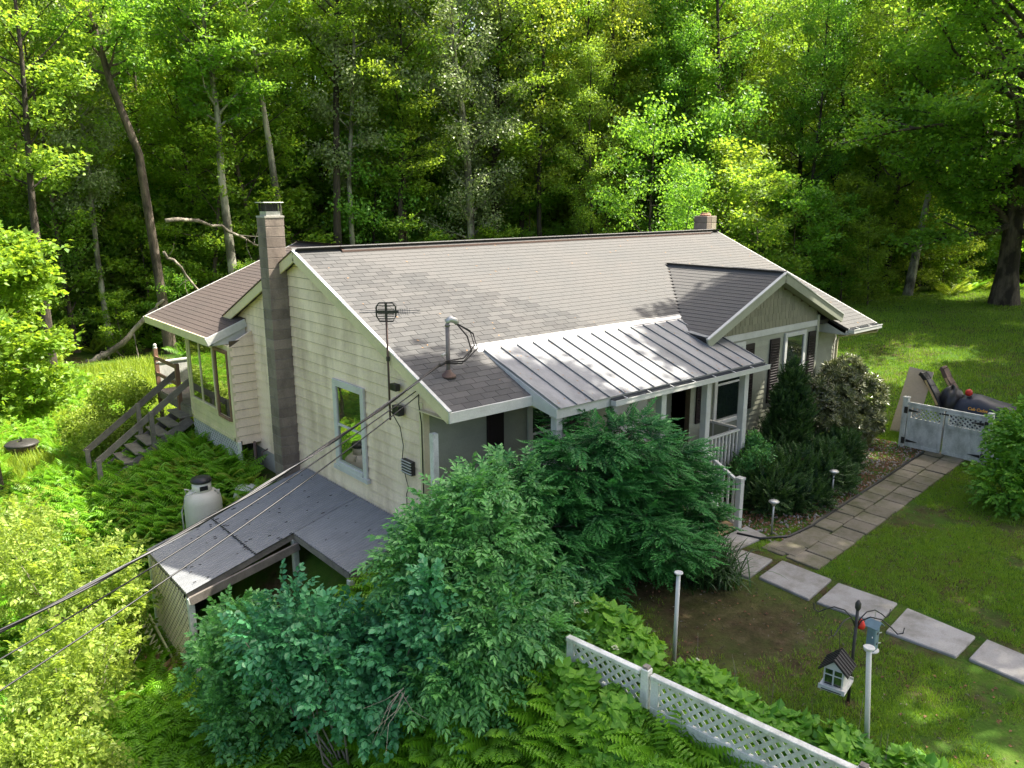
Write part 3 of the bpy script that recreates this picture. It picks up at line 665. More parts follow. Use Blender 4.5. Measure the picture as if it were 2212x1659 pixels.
# ------------------------------------------------------------ deck and stairs at the back
DK=thing('back_deck','small grey wooden deck with stairs behind the sunroom','deck',(-1.2,11.4,-3.6))
for i in range(19): MB().box(-.42,2.6,10.62+i*.142,10.62+i*.142+.134,-2.04,-2.0).part('deck_board',M['oldwood'],DK)
MB().box(-.44,-.40,10.6,13.3,-2.22,-2.045).part('rim_joist',M['oldwood'],DK)
for x,y,zt in((-.42,11.5,-1.0),(-.40,13.3,-.86)): MB().box(x-.05,x+.05,y-.05,y+.05,-3.8,zt).part('deck_post',M['redwood'],DK)
MB().lathe([(.05,0),(.055,.03),(.04,.05),(.05,.1),(.02,.14)],(-.40,13.3,-.86),10).part('post_cap',M['white'],DK)
MB().beam((-.42,13.3,-1.24),(2.6,13.3,-1.22),.12,.04).part('top_rail',M['white_old'],DK)
MB().beam((-.42,11.5,-1.1),(-.42,13.3,-1.1),.04,.09).part('side_rail',M['redwood'],DK)
MB().beam((-.42,11.5,-1.55),(-.42,13.3,-1.55),.04,.09).part('side_rail',M['redwood'],DK)
MB().box(-.38,2.6,13.26,13.30,-1.9,-1.27).part('rail_panel',M['white_old'],DK)
zs=[-2.22,-2.40,-2.58,-2.76,-2.94,-3.12]
for i,z in enumerate(zs):
    x=-.42-.28*(i+.5)
    MB().box(x-.15,x+.15,10.72,11.75,z-.04,z).part('tread',M['oldwood'],DK,bev=.005)
for y in(10.76,11.70): MB().beam((-.42,y,-2.32),(-2.4,y,-3.55),.04,.24).part('stringer',M['oldwood'],DK)
for y,nm in((10.70,0),(11.80,1)):
    MB().beam((-.36,y,-1.30),(-2.72,y,-2.98),.04,.15).part('handrail',M['oldwood'],DK)
    MB().box(-1.44,-1.34,y-.07,y+.02,-3.5,-1.95).part('rail_post',M['oldwood'],DK)
    MB().box(-2.72,-2.62,y-.07,y+.02,-3.9,-2.9).part('rail_post',M['oldwood'],DK)

# ------------------------------------------------------------ lean-to shed
SH=thing('lean_to_shed','lean-to shed with grey corrugated roof and lattice walls against the cream gable','shed',(-1.6,3.8,-5))
ls=.267
def lz(x): return -2.29+ls*(x-XW)
def corr(x0,x1,y0,y1,nm):
    ny=int((y1-y0)/.0127); ys=np.linspace(y0,y1,ny+1); V=[];F=[]
    xs=[x0,(x0+x1)/2,x1]
    for lay in(0,-.006):
        for x in xs:
            for y in ys: V.append((x,y,lz(x)+lay+.011*math.sin(2*math.pi*y/.076)))
    n=ny+1
    for l in(0,3*n):
        for i in range(2):
            for j in range(ny): a=l+i*n+j; F.append((a,a+n,a+n+1,a+1))
    me=mesh_np(nm,V,F,M['corr'],smooth=False); return obj(nm,me,SH)
corr(-1.95,XW-.04,3.14,5.33,'corrugated_sheet'); 
o=corr(-3.14,-1.90,3.16,5.33,'corrugated_sheet'); o.location.z-=.012
corr(-1.23,XW-.04,1.10,3.13,'corrugated_sheet')
scr=MB()
rq=np.random.default_rng(4)
for j in range(28): y=3.18+j*.076; scr.box(-1.96+rq.uniform(-.03,.0),-1.93,y-.005,y+.005,lz(-1.94)+.0,lz(-1.94)+.016)
for _ in range(70):
    x=rq.uniform(-3.0,-.1); y=(1.15 if x>-1.2 and rq.uniform()<.45 else 3.18)+.076*rq.integers(0,27); ln=rq.uniform(.01,.035); scr.box(x-ln,x+ln,y-.002,y+.002,lz(x)+.0,lz(x)+.012)
scr.part('roof_debris',M['dark'],SH,kind='stuff')
W=M['oldwood']
MB().beam((-3.12,3.22,lz(-3.12)-.09),(XW-.05,3.22,lz(XW)-.09),.05,.13).part('rafter',W,SH)
MB().beam((-3.12,3.08,lz(-3.12)-.14),(-1.2,3.02,lz(-1.2)-.22),.05,.14).part('fascia_board',W,SH)
MB().beam((-3.08,3.2,lz(-3.08)-.09),(-3.08,5.33,lz(-3.08)-.09),.05,.12).part('rafter',W,SH)
MB().beam((-3.1,5.3,lz(-3.12)-.09),(XW-.05,5.3,lz(XW)-.09),.05,.13).part('rafter',W,SH)
MB().beam((-1.2,1.15,lz(-1.2)-.09),(-1.2,3.2,lz(-1.2)-.09),.05,.12).part('rafter',W,SH)
MB().beam((-1.2,1.12,lz(-1.2)-.09),(XW-.05,1.12,lz(XW)-.09),.05,.12).part('rafter',W,SH)
for x,y in((-3.08,3.2),(-3.08,5.3),(-1.2,3.2),(-1.2,1.15),(-.1,1.15)):
    MB().box(x-.05,x+.05,y-.05,y+.05,-5.3,lz(x)-.15).part('post',M['white_old'],SH,bev=.005)
LA=lattice(-3.11,3.24,5.28,lambda y:-4.95,lambda y:-3.32,M['cream_clean'],SH,sp=.10,w_=.036,nm='lattice_panel')
lattice(1.10,-1.15,.05,lambda y:-4.6,lambda y:-2.7,M['white_old'],SH,axis='y',sp=.10,w_=.036,nm='lattice_panel')
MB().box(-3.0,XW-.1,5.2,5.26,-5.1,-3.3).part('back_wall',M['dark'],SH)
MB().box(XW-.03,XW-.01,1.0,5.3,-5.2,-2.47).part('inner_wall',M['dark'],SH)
# junk: scrap of lattice, logs
SC=thing('broken_lattice_strip','broken strip of zigzag lattice leaning by the shed corner','lattice',(-3.3,4.6,-4.9))
MB().beam((-3.28,5.1,-4.35),(-3.22,3.95,-4.85),.03,.06).part('strip_rail',M['cream_clean'],SC)
zg_=MB()
for i in range(9):
    y=5.05-i*.125; z=-4.38-i*.054
    zg_.beam((-3.32,y,z),(-3.44,y-.05,z-.14),.03,.012); zg_.beam((-3.44,y-.05,z-.14),(-3.32,y-.12,z-.05),.03,.012)
zg_.part('zigzag_slats',M['cream_clean'],SC)
LG=[((-3.75,4.1),(-3.45,4.7),.06),((-3.62,3.85),(-3.30,4.5),.055),((-3.95,3.55),(-3.2,4.1),.06),((-3.55,3.45),(-3.2,3.95),.065),((-4.2,3.6),(-3.6,3.7),.06)]
for i,(a,b,r_) in enumerate(LG):
    za=hz(*a)+.08+.05*(i%2); zb=hz(*b)+.12
    o=MB().tube([(*a,za),((a[0]+b[0])/2,(a[1]+b[1])/2,(za+zb)/2+.02),(*b,zb)],[r_,r_*.95,r_*.85],9).part('cut_log',M['log'],smooth=False)
    tag(o,'short tan cut log lying on the ground beside the shed','log','cut logs beside the shed')
# propane tanks
def tank(name,c,r_,h_,label,pipe=True):
    t=thing(name,label,'gas tank',c,'propane tanks behind the shed')
    MB().lathe([(r_*.55,0),(r_*.55,.08),(r_*.75,.10),(r_,.28),(r_,h_-.25),(r_*.93,h_-.12),(r_*.7,h_-.03),(r_*.3,h_)],c,28).part('tank_body',M['tank'],t,smooth=True)
    MB().lathe([(r_*.52,h_-.05),(r_*.50,h_+.17),(r_*.46,h_+.17),(r_*.46,h_-.05)],c,24).part('collar',M['tank'],t,smooth=True)
    MB().lathe([(r_*.55,h_+.17),(r_*.58,h_+.19),(r_*.5,h_+.25),(r_*.2,h_+.27)],c,24).part('cap',M['black'],t,smooth=True)
    MB().box(c[0]-.10,c[0]+.06,c[1]-r_*.53,c[1]-r_*.49,c[2]+h_+.03,c[2]+h_+.12).part('collar_slot',M['black'],t)
    for s in(-1,1): MB().tube([(c[0]+s*r_*.85*rt[0],c[1]+s*r_*.85*rt[1],c[2]+h_-.14),(c[0]+s*r_*.95*rt[0],c[1]+s*r_*.95*rt[1],c[2]+h_+.0),(c[0]+s*r_*.7*rt[0],c[1]+s*r_*.7*rt[1],c[2]+h_-.02)],.018,6).part('lifting_lug',M['tank'],t,smooth=True)
    if pipe: MB().tube([(c[0],c[1]-.1,c[2]+h_+.06),(c[0]-.35,c[1]-.1,c[2]+h_-.02),(c[0]-.45,c[1]-.05,c[2]+h_-.35),(c[0]-.42,c[1],c[2]+.2)],.014,6).part('hose',M['white'],t,smooth=True)
tank('propane_tank',(-1.72,6.35,-4.25),.37,1.62,'tall off-white gas tank with black cap standing behind the shed roof')
t=thing('propane_tank','lower off-white tank with plain round lid beside the foundation wall','gas tank',(-.78,6.45,-4.1),'propane tanks behind the shed')
MB().lathe([(.2,0),(.27,.1),(.28,1.0),(.24,1.1),(.19,1.12)],(-.78,6.45,-4.05),24).part('tank_body',M['tank'],t,smooth=True)
MB().lathe([(.21,1.12),(.22,1.14),(.22,1.20),(.18,1.23)],(-.78,6.45,-4.05),24).part('lid',M['white'],t,smooth=True)
# fire pit
fpz=hz(-3.5,15.9)
FP=thing('fire_pit','round dark metal fire pit with lid handle in the left grass','fire pit',(-3.5,15.9,fpz))
MB().lathe([(.18,0),(.30,.12),(.40,.30),(.41,.34)],(-3.5,15.9,fpz),24).part('bowl',M['rust'],FP,smooth=True)
MB().lathe([(.42,.34),(.44,.36),(.40,.41),(.10,.44)],(-3.5,15.9,fpz),24).part('lid',M['dark'],FP,smooth=True)
MB().box(-3.52,-3.48,15.85,15.95,fpz+.44,fpz+.55).part('handle',M['dark'],FP)

# ------------------------------------------------------------ antenna, service mast, cables
AN=thing('tv_antenna','dark grey TV antenna on thin mast rising above the left gable rake','antenna',(-.07,1.62,-.4))
MB().tube([(-.07,1.62,-.45),(-.07,1.62,1.25)],.018,8).part('mast',M['rust'],AN,smooth=True)
MB().tube([(-.07,1.62,.55),(-.07,1.62,.62)],.03,8).part('clamp',M['dark'],AN)
hd=MB()
ax=rt; 
def hl(u,v,d=0):
    u*=1.2; v*=1.2
    return np.array((-.07,1.62,1.36))+ax*u+np.array((0,0,1.))*v+np.array([-.75,-.6,0])*d*.3
hb=MB()
fr=[(-.13,.07),(-.09,.12),(.09,.12),(.13,.07),(.13,-.06),(.09,-.13),(-.09,-.13),(-.13,-.06)]
hb.tube([hl(u,v,.0) for u,v in fr+[fr[0]]],.014,6,False)
for v in(.08,.035,-.03,-.06,-.095): hb.beam(hl(-.11,v),hl(.11,v),.02,.014)
hb.beam(hl(0,-.14),hl(0,.13),.03,.03,(1,0,0)); hb.beam(hl(-.13,.0),hl(.17,.0),.05,.045)
hb.part('antenna_head',M['dark'],AN)
ar=MB()
ar.tube([hl(-.13,.01),hl(-.36,.03),hl(-.36,-.01),hl(-.13,-.01)],.006,5); ar.tube([hl(.13,.01),hl(.46,.02),hl(.46,-.02),hl(.13,-.01)],.006,5)
for i in range(5): ar.tube([hl(.18+.03*i,.0+.045*math.sin(t),.2*math.cos(t)) for t in np.linspace(0,6.28,9)],.004,4,False)
ar.part('antenna_arms',M['cable_grey'],AN)
MB().box(-.03,.06,1.48,1.66,.05,.16).part('mount_bracket',M['dark'],AN); MB().box(-.03,.08,1.42,1.62,-.36,-.20).part('amplifier_box',M['black'],AN)
MB().tube([(-.06,1.6,-.3),(.09,1.58,-.6),(.09,1.50,-.9),(.09,1.56,-1.2),(.09,1.44,-1.5),(.09,1.38,-1.62),(.09,1.45,-1.75),(.09,1.45,-2.2)],.008,5).part('lead_wire',M['cable'],AN)
SM=thing('service_mast','rusty grey electric service mast with looping cables on the front roof slope','mast',(.55,.8,.34))
MB().tube([(.55,.8,.32),(.55,.8,1.2)],.035,10).part('mast_pipe',M['mast'],SM,smooth=True)
MB().lathe([(.13,0),(.12,.03),(.06,.08),(.04,.12)],(.55,.8,.33),14).part('mast_boot',M['rust'],SM,smooth=True)
MB().tube([(.55,.8,1.16),(.55,.8,1.24),(.60,.78,1.27),(.67,.75,1.24),(.70,.73,1.19)],[.05,.055,.055,.05,.04],10).part('weatherhead',M['galv'],SM,smooth=True)
for k,(dx,dz) in enumerate(((.16,.0),(.22,-.05),(.10,-.08))):
    MB().tube([(.68,.74,1.2),(.78+dx,.72,1.05+dz),(.85+dx,.70,.80+dz),(.70+dx*.5,.70,.62+dz),(.45,.72,.62-.02*k),(.22,.55,.60)],.012,6).part('loop_wire',M['cable'],SM,smooth=True)
MB().tube([(.50,.8,.72),(.42,.78,.70)],.02,6).part('cable_clamp',M['galv'],SM)
def cat_cable(name,a,b,sag,r_,n=40,tw=0):
    a=np.array(a,float);b=np.array(b,float); out=[]
    for i in range(n+1):
        t=i/n; p=a+(b-a)*t; p[2]-=sag*4*t*(1-t)
        if tw: p=p+tw*np.array([0,math.sin(t*(n)*.35),math.cos(t*n*.35)])
        out.append(p)
    return out
# far ends lie on the rays through the left picture edge, well beyond the frame
def far(p,q,k): p=np.array(p);q=np.array(q); return p+(q-p)*k
EC=thing('service_cable','thick twisted power cable sagging from roof mast towards lower left','cable',(.22,.55,.6))
Pm=(.22,.55,.62)
a=Pm; b=(-6.9,-1.7,-.75)
for k,(r_,tw,mt) in enumerate(((.017,.0,'cable'),(.012,.018,'cable'),(.006,-.018,'cable_grey'))):
    MB().tube(cat_cable('c',a,b,.22,r_,60,tw),r_,6).part('strand',M[mt],EC,smooth=True)
for i,(b,sag) in enumerate((((-6.6,-1.55,-1.05),.10),((-6.6,-2.0,-1.1),.10))):
    o=MB().tube(cat_cable('p',(.06,.95-.1*i,.17-.03*i),b,sag,.01,40),.009,6).part('phone_wire',M['cable'],smooth=True)
    tag(o,('upper','lower')[i]+' thin black wire running from gable eave down to the left','wire','thin wires from the gable eave')
o=MB().tube([(.06,.93,.17),(.03,.90,-.05),(.09,.93,-.4),(.09,.93,-2.4)],.010,5).part('drop_wire',M['cable'],smooth=True); tag(o,'thin black wire running down the gable corner board','wire')

# ------------------------------------------------------------ lattice fence in front
FN=thing('lattice_fence','weathered white lattice-topped fence in the foreground below the hydrangeas','fence',(-.3,-5.5,-3.1))
FA=np.array((-.60,-3.2)); FB=np.array((-.02,-7.7)); fd=(FB-FA)/np.linalg.norm(FB-FA); FT=-2.07
def fpnt(s,z,o_=0): p=FA+fd*s; nn=np.array((fd[1],-fd[0])); p=p+nn*o_; return (p[0],p[1],z)
posts=[1.13,3.5]
segs=[(0,1.06),(1.20,3.44),(3.56,4.5)]
for s in posts:
    MB().beam(fpnt(s,-3.4),fpnt(s,FT+.07),.10,.10,(fd[0],fd[1],0)).part('fence_post',M['white_old'],FN,bev=.008)
    MB().beam(fpnt(s,FT+.07),fpnt(s,FT+.10),.07,.07,(fd[0],fd[1],0)).part('post_stub',M['oldwood'],FN)
for a,b in segs:
    MB().beam(fpnt(a,FT),fpnt(b,FT),.085,.05).part('top_rail',M['white_old'],FN,bev=.006)
    MB().beam(fpnt(a,FT-.40),fpnt(b,FT-.40),.05,.05).part('middle_rail',M['white_old'],FN,bev=.004)
    MB().beam(fpnt(a+.05,FT-.025),fpnt(a+.05,-3.2),.04,.10,(fd[0],fd[1],0)).part('stile',M['white_old'],FN)
    n=int((b-a-.1)/.15)
    for i in range(n):
        s=a+.1+(i+.5)*(b-a-.1)/n
        MB().beam(fpnt(s,FT-.43),fpnt(s,-3.25),.018,(b-a-.1)/n-.006,(fd[0],fd[1],0)).part('fence_board',M['white_old'],FN)
    for dn in(1,-1):
        s=a-.3
        while s<b+.3:
            t0,t1=0,.36
            p0,p1=(s,FT-.38),(s+dn*.36,FT-.02)
            # clip
            def cl(p0,p1):
                lo,hi=a+.10,b-.01; q=[]
                if (p0[0]<lo and p1[0]<lo) or (p0[0]>hi and p1[0]>hi): return None
                t=[0,1]
                dx=p1[0]-p0[0]
                for e in(lo,hi):
                    tt=(e-p0[0])/dx
                    if 0<tt<1:
                        if (p0[0]-lo)*(e-lo)<0 or p0[0]<lo and e==lo or p0[0]>hi and e==hi: t[0]=tt
                        else: t[1]=tt
                return [(p0[0]+dx*k,p0[1]+(p1[1]-p0[1])*k) for k in t]
            c=cl(p0,p1)
            if c and abs(c[1][0]-c[0][0])>.03:
                nn=(fd[1],-fd[0],0)
                MB().beam(fpnt(c[0][0],c[0][1],.006*dn),fpnt(c[1][0],c[1][1],.006*dn),.042,.008,nn).part('slat',M['white_old'],FN)
            s+=.132
# clothesline style poles
def pole(name,base,top,label):
    t=thing(name,label,'pole',base,'white poles by the hydrangea bed')
    MB().tube([base,top],.027,10).part('pole_shaft',M['white'],t,smooth=True)
    d=np.array(top)-np.array(base); d/=np.linalg.norm(d)
    MB().lathe([(.030,-.02),(.055,.0),(.058,.014),(.045,.016),(.025,.008)],top,16).part('pole_flange',M['white'],t,smooth=True)
pole('white_pole',(.89,-3.67,-2.95),(.90,-3.67,-1.53),'white plastic pole rising behind the far hydrangea, nearer the daylily')
pole('white_pole',(1.03,-6.2,-2.95),(.77,-6.2,-1.36),'white plastic pole in front of the bird feeders')
# shepherd hook with feeders
HK=thing('feeder_stand','black four-armed shepherd hook stand in the front lawn','feeder stand',(1.97,-5.5,-2.9))
MB().tube([(1.97,-5.5,-2.95),(1.97,-5.5,-1.66)],.020,8).part('stand_pole',M['dark'],HK,smooth=True)
MB().lathe([(.02,0),(.034,.03),(.034,.09),(.012,.13)],(1.97,-5.5,-1.66),12).part('finial',M['dark'],HK,smooth=True)
def harm(dx,dy,up_=.1):
    u=np.array((dx,dy,0.)); P=[]
    for s,z in((0,-.12),(.06,.02),(.16,.10),(.30,.10),(.42,.02),(.50,-.05),(.56,-.02),(.57,.06)): P.append(np.array((1.97,-5.5,-1.80))+u*s*.9+np.array((0,0,z*.9)))
    MB().tube(P,.008,6).part('hook_arm',M['dark'],HK,smooth=True)
armd=[]
for a in(140,-30,215,20):
    aa=R(a)+yaw-R(90); harm(math.cos(aa),math.sin(aa)); armd.append((math.cos(aa),math.sin(aa)))
o=MB().lathe([(.01,-.0),(.045,.02),(.05,.06),(.03,.11),(.01,.13)],(2.03,-5.53,-1.92),12).part('hummingbird_feeder',M['red'],smooth=True)
tag(o,'small red feeder hanging at the top of the black stand','bird feeder')
# house-shaped feeder
hx,hy,hzb=1.60,-5.5,-2.50
BF=thing('house_feeder','white house-shaped bird feeder with black roof hanging from the stand','bird feeder',(hx,hy,hzb))
rotf=R(-38)+yaw-R(90)
def lf(p): c,s=1.25*math.cos(rotf),1.25*math.sin(rotf); return (hx+p[0]*c-p[1]*s,hy+p[0]*s+p[1]*c,hzb+1.2*p[2])
def fbox(nm,mat,x0,x1,y0,y1,z0,z1,par=None):
    P=[lf(q) for q in((x0,y0,z0),(x1,y0,z0),(x1,y1,z0),(x0,y1,z0),(x0,y0,z1),(x1,y0,z1),(x1,y1,z1),(x0,y1,z1))]
    return MB().hexa(P).part(nm,mat,par or BF)
fbox('tray',M['white'],-.12,.12,-.15,.15,0,.025); 
for y in(-.15,.14): fbox('tray_edge',M['white'],-.12,.12,y,y+.01,.025,.05)
for y in(-.11,): fbox('feeding_slot',M['black'],-.09,.09,-.153,-.1505,.008,.018)
body=MB().prism([lf(q) for q in((-.09,-.11,.03),(.09,-.11,.03),(.09,-.11,.22),(0,-.11,.31),(-.09,-.11,.22))],np.array(lf((0,.11,0)))-np.array(lf((0,-.11,0)))).part('feeder_body',M['white'],BF)
for x0,x1,z0,z1 in((-.075,-.008,.05,.15),(.008,.075,.05,.15),(-.075,-.008,.165,.215),(.008,.075,.165,.215)): fbox('feeder_window',M['glass_dark'],x0,x1,-.113,-.1105,z0,z1,body)
for s in(-1,1):
    rf_=MB().prism([lf(q) for q in((0,-.14,.335),(s*.135,-.14,.20),(s*.135,-.14,.188),(0,-.14,.320))],np.array(lf((0,.14,0)))-np.array(lf((0,-.14,0)))).part('feeder_roof',M['black'],BF)
    for i in range(6):
        y=-.13+i*.05; a_,b_=lf((0,y,.342)),lf((s*.138,y,.206)); MB().beam(a_,b_,.012,.008).part('roof_rib',M['dark'],rf_)
MB().tube([lf((0,0,.33)),lf((0,0,.45)),(1.60,-5.48,-1.80)],.004,5).part('hanger',M['dark'],BF)
# teal tube feeder
TX,TY=2.34,-5.55
TFd=thing('tube_feeder','slim blue-grey bird feeder with pointed roof hanging from the stand','bird feeder',(TX,TY,-2.32))
MB().box(TX-.055,TX+.055,TY-.055,TY+.055,-2.30,-1.97).part('feeder_tube',M['teal'],TFd,bev=.01)
for s in(-1,1): MB().prism([(TX,TY-.09,-1.90),(TX+s*.09,TY-.09,-1.975),(TX+s*.09,TY-.09,-1.985),(TX,TY-.09,-1.912)],(0,.18,0)).part('feeder_roof',M['teal'],TFd)
for z in(-2.08,-2.22):
    MB().box(TX-.02,TX+.02,TY-.0575,TY-.0555,z,z+.03).part('feeding_port',M['black'],TFd); MB().tube([(TX-.085,TY-.03,z-.01),(TX-.12,TY-.05,z-.005)],.006,5).part('perch',M['white'],TFd); MB().tube([(TX+.055,TY-.03,z-.01),(TX+.10,TY-.06,z-.005)],.006,5).part('perch',M['white'],TFd)
MB().lathe([(.05,0),(.085,.01),(.09,.03)],(TX,TY,-2.33),14).part('seed_tray',M['white'],TFd,smooth=True)
MB().tube([(TX,TY,-1.9),(TX+.01,TY,-1.75)],.004,5).part('hanger',M['galv'],TFd)

# ------------------------------------------------------------ garden gate and things behind it
GT=thing('garden_gate','white double gate with lattice tops and black strap hinges across the path','gate',(12.85,-2.2,-2.9))
gx_=12.85
for y in(-1.22,-3.12): MB().box(gx_-.06,gx_+.06,y-.06,y+.06,-3.0,-1.66).part('gate_post',M['white_old'],GT,bev=.006)
MB().box(gx_-.07,gx_+.07,-1.29,-1.15,-1.66,-1.63).part('post_cap',M['white_old'],GT)
MB().box(gx_-.03,gx_+.03,-3.10,-1.26,-1.80,-1.75).part('top_rail',M['white_old'],GT)
for y0,y1 in((-2.13,-1.30),(-3.03,-2.17)):
    lf_=MB().box(gx_-.02,gx_+.02,y0,y1,-2.84,-2.20).part('gate_leaf',M['white_old'],GT,bev=.003)
    fr=MB(); 
    fr.box(gx_-.032,gx_+.032,y0,y0+.07,-2.86,-1.81); fr.box(gx_-.032,gx_+.032,y1-.07,y1,-2.86,-1.81); fr.box(gx_-.034,gx_+.034,y0+.07,y1-.07,-1.87,-1.81); fr.box(gx_-.034,gx_+.034,y0+.07,y1-.07,-2.22,-2.13); fr.box(gx_-.034,gx_+.034,y0+.07,y1-.07,-2.87,-2.79)
    fr.part('gate_frame',M['white_old'],lf_)
    lattice(gx_,y0+.07,y1-.07,lambda y:-2.14,lambda y:-1.86,M['white_old'],lf_,sp=.075,w_=.032)
    for z in(-1.95,-2.72):
        ys=y1-.02 if y1>-1.5 else y0+.02; sg=-1 if y1>-1.5 else 1
        MB().prism([(gx_-.04,ys,z+.035),(gx_-.04,ys+sg*.05,z+.03),(gx_-.04,ys+sg*.27,z+.004),(gx_-.04,ys+sg*.27,z-.004),(gx_-.04,ys+sg*.05,z-.03),(gx_-.04,ys,z-.035)],(-.006,0,0)).part('strap_hinge',M['dark'],lf_)
        MB().box(gx_-.075,gx_-.06,ys-sg*.10,ys-sg*.02,z-.08,z+.08).part('hinge_plate',M['dark'],GT)
MB().box(gx_-.05,gx_-.035,-2.24,-2.08,-1.90,-1.87).part('latch',M['dark'],GT)
PF=thing('picket_fence','low white picket fence continuing right of the gate behind the shrub','fence',(13,-4,-2.9))
for i in range(16): MB().box(12.84,12.86,-3.28-i*.13,-3.20-i*.13,-2.9,-1.95).part('picket',M['white_old'],PF)
for z in(-2.1,-2.7): MB().box(12.86,12.90,-5.3,-3.18,z-.03,z+.03).part('fence_rail',M['white_old'],PF)
# plywood sheet
o=MB().beam((13.95,-.72,-2.95),(14.35,-.88,-1.22),.02,.62,(0,1,0)).part('plywood_sheet',M['ply']); tag(o,'tan plywood sheet leaning upright behind the gate post','board')
# covered mower
MWl=thing('covered_mower','riding mower under a dark blue cover with orange lettering behind the gate','mower',(14.6,-2.4,-2.9))
def blob(c,rx,ry,rz,seed,nu=28,nv=14,amp=.05,flat=0):
    rg=np.random.default_rng(seed); ph=rg.uniform(0,6,6); V=[];F=[]
    for j in range(nv+1):
        th=math.pi*j/nv
        for i in range(nu):
            a=2*math.pi*i/nu; d=1+amp*(math.sin(3*a+ph[0])*math.sin(2*th+ph[1])+.6*math.sin(5*a+ph[2]+3*th)+.5*math.sin(9*a+ph[3])*math.sin(th))
            z=math.cos(th); 
            V.append((c[0]+rx*d*math.sin(th)*math.cos(a),c[1]+ry*d*math.sin(th)*math.sin(a),c[2]+rz*d*z))
    for j in range(nv):
        for i in range(nu): i2=(i+1)%nu; F.append((j*nu+i,(j+1)*nu+i,(j+1)*nu+i2,j*nu+i2))
    return MB().add(V,F)
# cover: hood low and seat high, loft of sections along -Y
sec=[(-1.5,.30,-2.2),(-1.7,.42,-1.86),(-2.0,.50,-1.72),(-2.3,.46,-1.68),(-2.6,.48,-1.78),(-2.95,.44,-1.80),(-3.3,.38,-1.95),(-3.55,.26,-2.05),(-3.7,.16,-2.3)]
V=[];F=[];n=14
for k,(y,hw,zt) in enumerate(sec):
    for i in range(n):
        t=i/(n-1); a=math.pi*t; x=-math.cos(a)*hw*(1+.12*(1-math.sin(a))); z=-2.85+(zt+2.85)*min(1,math.sin(a)**.45 if math.sin(a)>0 else 0)
        V.append((14.6+x,y+.05*math.sin(i*1.7+k),z+.035*math.sin(i*2.3+k*1.9)))
for k in range(len(sec)-1):
    for i in range(n-1): F.append((k*n+i,k*n+i+1,(k+1)*n+i+1,(k+1)*n+i))
F.append(tuple(range(n))); F.append(tuple((len(sec)-1)*n+i for i in range(n-1,-1,-1)))
MB().add(V,F).part('cover',M['tarp'],MWl,smooth=True)
def text(body,loc,size,rot,mat,parent):
    cu=bpy.data.curves.new('lettering','FONT'); cu.body=body; cu.size=size; cu.extrude=.002; cu.align_x='CENTER'; cu.offset=.002
    tmp=bpy.data.objects.new('lettering',cu); C.objects.link(tmp); dg=bpy.context.evaluated_depsgraph_get(); me=bpy.data.meshes.new_from_object(tmp.evaluated_get(dg)); C.objects.unlink(tmp); bpy.data.objects.remove(tmp)
    me.materials.clear(); me.materials.append(mat); o=bpy.data.objects.new('lettering',me); C.objects.link(o); o.parent=parent
    o.matrix_parent_inverse=Matrix.Translation(-Vector(parent.location)); o.location=loc; o.rotation_euler=rot; return o
text('Cub Cadet',(14.04,-2.42,-1.97),.10,(R(68),0,R(-90)),M['orange'],MWl)
o=blob((14.5,-1.62,-1.98),.36,.30,.42,3,amp=.09).part('black_bag',M['black'],smooth=True); tag(o,'bulging shiny black bag beside the covered mower','bag')
o=blob((14.45,-2.03,-1.64),.085,.085,.09,5,amp=.04).part('red_cap',M['red'],smooth=True); tag(o,'round red cap on top of the dark covered pile','cap')
for i,(y,x,zz) in enumerate(((-1.02,14.2,-1.30),(-1.25,14.85,-1.22))):
    Q=[(y-.56,-2.25),(y-.46,-2.0),(y-.35,-1.78),(y-.22,-1.58),(y-.10,-1.42),(y,zz),(y+.06,zz+.03)]
    mb=MB()
    for j in range(6): mb.beam((x,Q[j][0],Q[j][1]),(x,Q[j+1][0]+.01,Q[j+1][1]),.30,.10,(0,.6,.8))
    o=mb.part('curved_panel',M['rust' if i else 'black'],bev=.01); 
    MB().beam((x-.152,Q[1][0],Q[1][1]),(x-.152,Q[4][0],Q[4][1]),.006,.05,(0,.6,.8)).part('panel_edge',M['wood_tan'],o)
    tag(o,('curved black padded panel standing behind the plywood','second curved brown panel, farther from the gate')[i],'panel')
# ------------------------------------------------------------ paving
PTH=structure(bpy.data.objects.new('stepping_path',None)); C.objects.link(PTH)
def flag(nm,mat,P,z,th,par): return MB().prism([(x,y,z-th) for x,y in P],(0,0,th)).part(nm,mat,par,bev=.012)
slabs=[[(4.62,-2.16),(4.70,-2.74),(3.82,-2.86),(3.72,-2.2)],[(4.79,-2.86),(4.78,-3.76),(3.90,-3.86),(3.96,-2.95)],[(4.76,-3.88),(4.82,-4.80),(4.02,-4.88),(3.92,-3.98)],[(4.78,-4.96),(4.70,-5.94),(3.96,-5.97),(3.88,-5.06)],[(4.74,-6.07),(4.66,-7.05),(3.98,-7.06),(4.04,-6.10)],[(4.7,-7.2),(4.65,-8.1),(3.95,-8.1),(4.0,-7.2)]]
for s in slabs: flag('paving_slab',M['slab'],s,-2.86+rng.uniform(-.006,.006),.06,PTH)
def py(x,f): lo=-3.42+.092*(x-5.2); return lo+f*(1.0-.012*(x-5))
x=4.98;k=0
while x<12.7:
    wd=.49
    for c in range(2):
        sh=.12*c
        a,b=(c*.5+.01),(c*.5+.488); j=rng.uniform(-.012,.012,4)
        flag('paver',M['paver'],[(x+sh+j[0],py(x+sh,a)),(x+sh+wd-.02+j[1],py(x+sh+wd,a)+j[2]),(x+sh+wd-.02,py(x+sh+wd,b)+j[3]),(x+sh,py(x+sh,b))],-2.868+rng.uniform(-.01,.01),.05,PTH)
    x+=wd+.005
